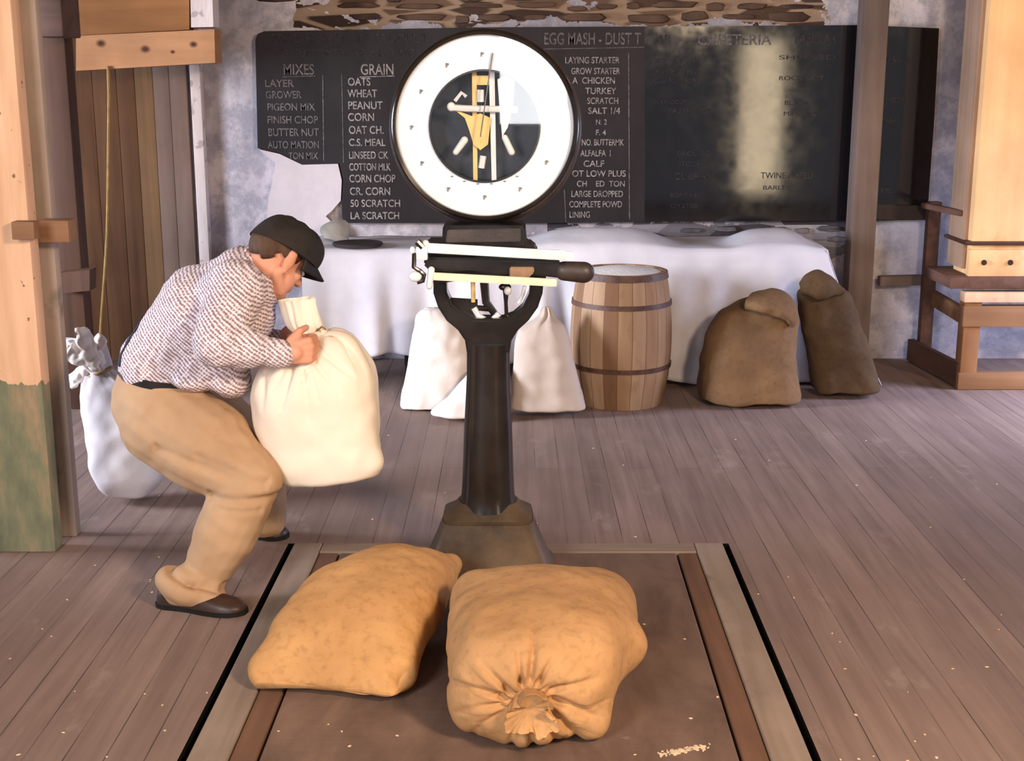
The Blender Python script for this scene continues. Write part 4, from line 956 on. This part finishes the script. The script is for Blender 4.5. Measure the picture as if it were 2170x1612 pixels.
# torso and limbs under the clothes
capsule(bm, waist, chest, .115, .125); capsule(bm, chest, neckb, .125, .085); ellipsoid(bm, pel, ((.11, 0, 0), (0, .13, 0), (0, 0, .11)))
for a, b, c in ((shR, elR, wrR), (shL, elL, wrL)):
    capsule(bm, chest.lerp(a, .6), a, .07, .062); capsule(bm, a, b, .056, .046); capsule(bm, b, c, .046, .029)
for a, b, c in ((hipR, kneeR, ankR), (hipL, kneeL, ankL)):
    capsule(bm, a, b, .085, .058); capsule(bm, b, b.lerp(c, .35), .055, .056); capsule(bm, b.lerp(c, .35), c, .056, .038)
# neck and head
capsule(bm, neckb, H(-.028, -.045, 0), .064, .056)
ellipsoid(bm, H(-.012, .030, 0), hax(.094, .088, .076)); ellipsoid(bm, H(.032, -.045, 0), hax(.058, .075, .060))
ellipsoid(bm, H(.055, -.092, 0), hax(.034, .026, .036)); capsule(bm, H(-.01, -.055, .052), H(.045, -.088, .030), .022, .020, 10); capsule(bm, H(-.01, -.055, -.052), H(.045, -.088, -.030), .022, .020, 10)
ellipsoid(bm, H(.072, .022, 0), hax(.020, .014, .058)); capsule(bm, H(.084, .008, 0), H(.108, -.028, 0), .008, .013, 10); ellipsoid(bm, H(.096, -.032, .009), hax(.012, .008, .010)); ellipsoid(bm, H(.096, -.032, -.009), hax(.012, .008, .010))
for s in (1, -1):
    ellipsoid(bm, H(.058, -.022, .038 * s), hax(.022, .024, .020))
    ellipsoid(bm, H(-.008, -.010, .077 * s), hax(.021, .035, .013), 16, 10); ellipsoid(bm, H(-.012, .010, .084 * s), hax(.017, .020, .009), 14, 10); ellipsoid(bm, H(-.004, -.040, .075 * s), hax(.011, .013, .009), 12, 8)
ellipsoid(bm, H(.084, -.058, 0), hax(.013, .007, .024)); ellipsoid(bm, H(.082, -.070, 0), hax(.012, .007, .021))
# hands: palm, four bent fingers of unequal length and a thumb, closed round the neck of the sack
def hand(wr, d, pal, th, k=1.0):
    """wr wrist, d finger direction, pal palm normal, th thumb side; all unit vectors"""
    d, pal = d.normalized(), pal.normalized(); th = (th - d * th.dot(d)).normalized(); pal = (pal - d * pal.dot(d) - th * pal.dot(th)).normalized()
    A = lambda x, y, z: wr + (d * x + th * y + pal * z) * k
    capsule(bm, A(-.02, 0, 0), A(.03, 0, 0), .026 * k, .027 * k)
    for y in (-.026, -.009, .010, .027): capsule(bm, A(.018, y * .7, .002), A(.078 - abs(y - .009) * .25, y, .002), .0155 * k, .0135 * k, 10)
    ellipsoid(bm, A(.040, .024, .014), (d * .030 * k, th * .016 * k, pal * .014 * k))
    for y, L in ((.029, .92), (.010, 1.0), (-.010, .95), (-.029, .78)):
        b = A(.080 - abs(y - .01) * .25, y, .003)
        p1 = b + (d * .022 + pal * .034) * L * k; p2 = p1 + (d * -.012 + pal * .026) * L * k; p3 = p2 + (d * -.022 + pal * .008) * L * k
        capsule(bm, b, p1, .0112 * k, .0098 * k, 10); capsule(bm, p1, p2, .0098 * k, .0088 * k, 10); capsule(bm, p2, p3, .0088 * k, .0076 * k, 10)
    b = A(.024, .030, .010); p1 = b + (d * .030 + th * .024 + pal * .012) * k; p2 = p1 + (d * .022 + th * .004 + pal * .020) * k
    capsule(bm, b, p1, .0145 * k, .0118 * k, 10); capsule(bm, p1, p2, .0115 * k, .0092 * k, 10)
hand(wrR + V((.012, .002, 0)), V((1, .30, .06)), V((-.2, 1, 0)), V((0, 0, 1)), 1.08)
hand(wrL + V((.005, 0, 0)), V((1, -.30, .02)), V((-.2, -1, 0)), V((0, 0, 1)), 1.05)
remesh('body', bm, M_skin, mp, .0048, 3)
# eyes and brows
for s in (1, -1):
    bm = bmesh.new(); ellipsoid(bm, H(.079, -.004, .032 * s), hax(.010, .009, .012), 14, 10); link('eye', bm, plain('eye_white', (226, 218, 210), .3, .5, var=.02), mp)
# hair at the back and sides below the cap
bm = bmesh.new(); ellipsoid(bm, H(-.020, .022, 0), hax(.089, .090, .0795), 32, 24)
dele = [v for v in bm.verts if (v.co - HC).dot(Ud) > .036 or (v.co - HC).dot(Ud) < (-.050 if (v.co - HC).dot(Fd) < -.045 else -.012) or ((v.co - HC).dot(Fd) > .03) or ((v.co - HC).dot(Ud) < -.004 and (v.co - HC).dot(Fd) > -.022)]
bmesh.ops.delete(bm, geom=dele, context='VERTS'); o = link('hair', bm, noisy('brown_hair', (62, 42, 30), (92, 66, 48), 40, (1, 1, .3), rough=.7, bump=.4), mp); md = o.modifiers.new('thick', 'SOLIDIFY'); md.thickness = .006; md.offset = 1
# cap
M_cap = noisy('charcoal_cap_cloth', (30, 26, 24), (54, 46, 42), 9, rough=.85, bump=.2)
bm = bmesh.new(); rings = []
for j in range(15):
    q = j / 14; a = q * math.pi / 2 * .985
    row = []
    for i in range(48):
        th = 2 * math.pi * i / 48
        rr = math.cos(a) ** .5 if q < 1 else .02
        f = math.cos(th) * .121 * rr + .002 + .016 * q * (1 - q) * 2; r_ = math.sin(th) * .107 * rr
        u = .022 + .104 * math.sin(a) + .010 * math.cos(th) * (1 - q) - .002 * math.cos(8 * th) * q
        row.append(H(f, u, r_))
    rings.append(row)
rings_mesh(bm, rings, True, True); capo = link('cap', bm, M_cap, mp, angle=60)
bm = bmesh.new(); ellipsoid(bm, H(.004, .128, 0), hax(.011, .006, .011), 12, 8); link('cap_button', bm, M_cap, capo)
bm = bmesh.new(); rows = []
for j in range(9):
    q = j / 8; row = []
    for i in range(25):
        a = R(-78 + 156 * i / 24); rad = 1 + .0
        f = math.cos(a) * (.104 + .068 * q * math.cos(a) ** .5); r_ = math.sin(a) * (.096 + .006 * q)
        u = .040 + .01 * math.cos(a) - q * .022 - .026 * (math.sin(a) ** 2) * (.3 + q)
        row.append(H(f + .004, u, r_))
    rows.append(row)
for lay in (0, 1): pass
vr = [[bm.verts.new(p) for p in r] for r in rows]
for a, b in zip(vr[:-1], vr[1:]):
    for i in range(24): bm.faces.new((a[i], a[i + 1], b[i + 1], b[i]))
o = link('visor', bm, noisy('dark_visor', (26, 20, 19), (40, 32, 30), 12, rough=.7), capo); md = o.modifiers.new('thick', 'SOLIDIFY'); md.thickness = .005

# shirt
td = (chest - waist).normalized()
def shirt_mat():
    t = NT('checked_shirt_cloth')
    q = V((0, 0, 1)).rotation_difference(td).inverted().to_euler()
    v = t.coord((1, 1, 1), q)
    def band(direction, scale, dist):
        x = t.new('ShaderNodeTexWave'); x.bands_direction = direction; x.inputs['Scale'].default_value = scale; x.inputs['Distortion'].default_value = dist; x.inputs['Detail'].default_value = 2
        x.inputs['Detail Scale'].default_value = 1.5; t.ln(v, x.inputs['Vector']); return x.outputs['Fac']
    h = band('Z', 30, 2.4); k = band('X', 34, 2.8); k2 = band('Y', 34, 2.8)
    n = t.noise(t.coord(), 70, 2, .6)
    c = t.math('ADD', t.math('MULTIPLY', h, .9), t.math('ADD', t.math('MULTIPLY', t.math('MULTIPLY', k, k2), .7), t.math('MULTIPLY', n, .9)))
    col = t.ramp(t.math('MULTIPLY', c, .5), [(.26, (138, 114, 118)), (.44, (178, 158, 164)), (.60, (212, 200, 206)), (.74, (234, 228, 234))])
    t.bump(t.noise(t.coord(), 12, 4), .3, .012)
    return t.fin(col, .9, .15)
M_shirt = shirt_mat()
bm = bmesh.new()
def pc(a, b, r0, r1, k=1.12): capsule(bm, a, b, r0, r1, 24, ((0, 1, 0), k))
pc(P(352, 774, 4.13), P(440, 672, 4.13), .150, .176); pc(P(440, 672, 4.13), P(520, 600, 4.13), .172, .122, 1.25)
capsule(bm, P(515, 585, 4.13), P(556, 562, 4.13), .10, .080)
ellipsoid(bm, P(440, 762, 4.10), ((.135, 0, -.05), (0, .17, 0), (.03, 0, .085))); ellipsoid(bm, P(484, 800, 4.08), ((.072, 0, -.035), (0, .14, 0), (.02, 0, .050))); ellipsoid(bm, P(420, 792, 4.08), ((.09, 0, -.02), (0, .16, 0), (.01, 0, .05)))
ellipsoid(bm, P(520, 660, 4.12), ((.10, 0, 0), (0, .15, 0), (0, 0, .12)))
for a, b, c, e in ((shR, elR, wrR, 1), (shL, elL, wrL, .9)):
    capsule(bm, chest.lerp(a, .5), a, .115 * e, .098 * e); capsule(bm, a, b, .094 * e, .080 * e); capsule(bm, b, b.lerp(c, .5), .078 * e, .066 * e); capsule(bm, b.lerp(c, .5), c, .064 * e, .043)
def shirt_wr(co, n):
    a = V((co.x * 9 + co.z * 5, co.y * 5, co.z * 3 - co.x * 2))
    return .007 * noise.noise(a) + .0045 * noise.noise(co * 26) - .006
shirt = remesh('shirt', bm, M_shirt, mp, .0075, 5, shirt_wr)
bm = bmesh.new(); nd = (H(-.03, -.05, 0) - neckb).normalized(); cc = neckb.lerp(H(-.03, -.05, 0), .52); _, s_, u_ = frame_of(nd)
rings_mesh(bm, [[cc + nd * h + (s_ * math.cos(2 * math.pi * i / 28) + u_ * math.sin(2 * math.pi * i / 28)) * r for i in range(28)] for h, r in ((-.035, .088), (-.01, .080), (.018, .074), (.020, .070), (-.02, .072))], True, False)
link('collar', bm, M_shirt, shirt)
bm = bmesh.new(); wd = (wrR - elR).normalized(); capsule(bm, wrR - wd * .022, wrR + wd * .004, .046, .044, 20); link('cuff', bm, M_shirt, shirt)
# trousers
M_khaki = noisy('khaki_trousers', (170, 136, 104), (190, 156, 122), 5, rough=.85, bump=.2, bscale=12, bdist=.01)
bm = bmesh.new()
ellipsoid(bm, P(336, 850, 4.13), ((.132, 0, .02), (0, .188, 0), (-.02, 0, .120)), 28, 18); capsule(bm, P(350, 800, 4.13), P(340, 850, 4.13), .142, .150, 24, ((0, 1, 0), 1.15))
capsule(bm, P(352, 890, 4.05), P(440, 946, 3.98), .150, .148); capsule(bm, P(440, 946, 3.98), kneeR, .146, .100)
capsule(bm, P(385, 850, 4.23), kneeL, .140, .098); capsule(bm, kneeL, ankL + V((0, 0, .02)), .098, .075)
mid = P(478, 1130, 3.88)
capsule(bm, kneeR, mid, .098, .098); capsule(bm, mid, P(440, 1208, 3.87), .098, .074); capsule(bm, P(446, 1206, 3.87), P(434, 1232, 3.865), .072, .064)
ellipsoid(bm, P(394, 1238, 3.832), ((.092, -.01, -.022), (0, .080, 0), (.016, 0, .060))); capsule(bm, P(386, 1250, 3.83), P(446, 1262, 3.815), .060, .052)
def tr_wr(co, n):
    d = .006 * noise.noise(V((co.x * 5 + co.z * 9, co.y * 6, co.z * 15 + co.x * 9))) + .003 * noise.noise(co * 24)
    for a, b, w_, h in (((330, 955), (560, 1020), .016, -.010), ((430, 965), (560, 1010), .012, -.006), ((455, 1046), (585, 1052), .014, -.012), ((470, 1066), (545, 1072), .01, -.006), ((445, 815), (470, 870), .012, -.012), ((372, 1196), (420, 1214), .010, -.016), ((420, 1214), (486, 1236), .010, -.016), ((470, 930), (560, 960), .012, -.005)):
        p, q = P(a[0], a[1], 3.86), P(b[0], b[1], 3.86); e = V((q.x - p.x, 0, q.z - p.z)); L = e.length; e /= L
        r = V((co.x - p.x, 0, co.z - p.z)); s = r.dot(e)
        if -0.02 < s < L + .02 and co.y < 4.02:
            dist = abs(r.x * e.z - r.z * e.x); d += h * math.exp(-(dist / w_) ** 2)
    return d
trousers = remesh('trousers', bm, M_khaki, mp, .0075, 5, tr_wr)
for v in trousers.data.vertices:
    if v.co.z < .020: v.co.z = .020 + (v.co.z - .020) * .03
# belt round the waist, from the section of the trousers there
dg = bpy.context.evaluated_depsgraph_get()
def bvh(o):
    b = bmesh.new(); b.from_mesh(o.data)
    off = V((0, 0, 0)); q = o.parent
    while q is not None: off += q.location; q = q.parent
    for v in b.verts: v.co += off
    t = BVHTree.FromBMesh(b); b.free(); return t
bt, bs = bvh(trousers), bvh(shirt)
def strip(name, pts, nrm, wdt, mat, parent, closed=False):
    bm = bmesh.new(); n = len(pts); rows = []
    for i, p in enumerate(pts):
        a = pts[(i - 1) % n] if closed or i > 0 else p; b = pts[(i + 1) % n] if closed or i < n - 1 else p
        d = (b - a).normalized(); s = d.cross(nrm[i]).normalized() * wdt / 2
        rows.append([bm.verts.new(p + s + nrm[i] * .003), bm.verts.new(p - s + nrm[i] * .003), bm.verts.new(p - s - nrm[i] * .004), bm.verts.new(p + s - nrm[i] * .004)])
    for i in range(n if closed else n - 1):
        a, b = rows[i], rows[(i + 1) % n]
        for k in range(4): bm.faces.new((a[k], a[(k + 1) % 4], b[(k + 1) % 4], b[k]))
    return link(name, bm, mat, parent, angle=50)
M_belt = plain('black_belt', (22, 17, 16), .5, .4)
wc = P(352, 792, 4.13); wup = (V((.16, 0, 1))).normalized(); pts, nr_ = [], []
ex = V((wup.z, 0, -wup.x))
for i in range(72):
    a = 2 * math.pi * i / 72; d = ex * math.cos(a) + V((0, 1, 0)) * math.sin(a)
    best = None
    for T_ in (bt,):
        h = T_.ray_cast(wc + d * .6, -d)
        if h[0] is not None and (best is None or (h[0] - wc).dot(d) > (best - wc).dot(d)): best = h[0]
    pts.append(best if best is not None else wc + d * .16); nr_.append(d)
strip('belt', pts, nr_, .026, M_belt, trousers, True)
# braces running up the back
M_strap = plain('navy_strap', (34, 36, 54), .7, .2)
for sgn, path in ((1, [(248, 776, 4.04), (262, 752, 4.05), (284, 718, 4.07), (306, 686, 4.10), (330, 650, 4.16), (366, 610, 4.20)]), (-1, [(262, 770, 4.27), (285, 735, 4.28), (320, 680, 4.28), (370, 620, 4.28), (420, 575, 4.27)])):
    pts, nr_ = [], []
    for i in range(24):
        f = i / 23 * (len(path) - 1); k = min(int(f), len(path) - 2); fr2 = f - k
        p = P(*path[k]).lerp(P(*path[k + 1]), fr2)
        h = bs.find_nearest(p)
        pts.append(h[0]); nr_.append(h[1])
    strip('brace_strap', pts, nr_, .020, M_strap, shirt)
# shoes
M_shoe = noisy('dark_brown_shoe', (40, 28, 22), (66, 46, 36), 10, rough=.45, spec=.45, bump=.1)
def shoe(heel, toe):
    heel, toe = V(heel), V(toe); heel.z = toe.z = 0; d = (toe - heel); L = d.length; d.normalize(); s = V((-d.y, d.x, 0))
    bm = bmesh.new(); rings = []
    for f, w_, h in ((0, .016, .040), (.03, .030, .062), (.12, .037, .078), (.28, .036, .088), (.42, .040, .078), (.58, .047, .062), (.75, .050, .050), (.88, .044, .042), (.96, .030, .034), (1, .012, .022)):
        c = heel + d * L * f; rings.append([c + s * w_ * math.cos(a) * (1 if math.sin(a) > -.2 else 1) + V((0, 0, max(.014, .014 + (h - .014) * max(0, math.sin(a)) ** .8))) for a in [2 * math.pi * i / 24 for i in range(24)]])
    rings_mesh(bm, rings); o = link('shoe', bm, M_shoe, mp, angle=70)
    bm = bmesh.new(); out = []
    for f, w_ in ((0, .018), (.03, .032), (.12, .040), (.28, .038), (.42, .041), (.58, .050), (.75, .053), (.88, .047), (.96, .033), (1, .014)): out.append((heel + d * (L * f + (.004 if f == 1 else -.004 if f == 0 else 0)), w_))
    poly = [c + s * w_ + V((0, 0, .0005)) for c, w_ in out] + [c - s * w_ + V((0, 0, .0005)) for c, w_ in reversed(out)]
    prism(bm, poly, (0, 0, .014)); link('sole', bm, plain('black_sole', (20, 16, 15), .7), o, smooth=False)
shoe(G(338, 1280), G(520, 1300)); shoe(G(500, 1128), G(608, 1140))

# ================================================================== SPILLED GRAIN
rg = random.Random(5); bm = bmesh.new()
def fleck(x, y, z, k=1.0):
    a = rg.uniform(0, 3.14); L = rg.uniform(.003, .0065) * k; W = L * rg.uniform(.4, .8); c, q = math.cos(a), math.sin(a)
    ellipsoid(bm, (x, y, z + .0008), ((c * L, q * L, 0), (-q * W, c * W, 0), (0, 0, .0016)), 8, 5)
for i in range(120):
    px_, py_ = rg.uniform(20, 2150), 1612 - 700 * rg.random() ** 1.3
    p = G(px_, py_)
    ins = PX0 + .17 < p.x < PX1 - .17 and p.y < PYB - .1
    if PX0 - .03 < p.x < PX0 + .18 or PX1 - .18 < p.x < PX1 + .03: continue
    if -1.12 < p.x < -.62 and 3.7 < p.y < 4.6 or p.x < -1.5 and p.y > 4.2: continue
    if (p - V((.06, 3.3, 0))).length < .44 or (p - V((-.40, 3.5, 0))).length < .42: continue
    fleck(p.x, p.y, .0012 if ins else 0.0)
for i in range(90):
    f = rg.random(); p = G(1392 + 108 * f + rg.gauss(0, 5), 1600 - 18 * f + rg.gauss(0, 3.0)); fleck(p.x, p.y, .0012, 1.1)
o = link('spilled_grain', bm, plain('pale_grain', (214, 190, 160), .8, .2), smooth=True)
tag(o, 'pale grain specks scattered over floor boards and scale deck', 'grain'); o['kind'] = 'stuff'

# things of one kind that belong together
for o in list(COL.objects):
    l = o.get('label', '')
    if o.name.startswith('burlap_sack'): o['group'] = 'burlap sacks lying on the scale platform' if 'tan' in l else 'brown burlap sacks standing by the table end'
    if o.name.startswith('flour_sack') and 'scale column' in l: o['group'] = 'white flour sacks standing in front of the table'
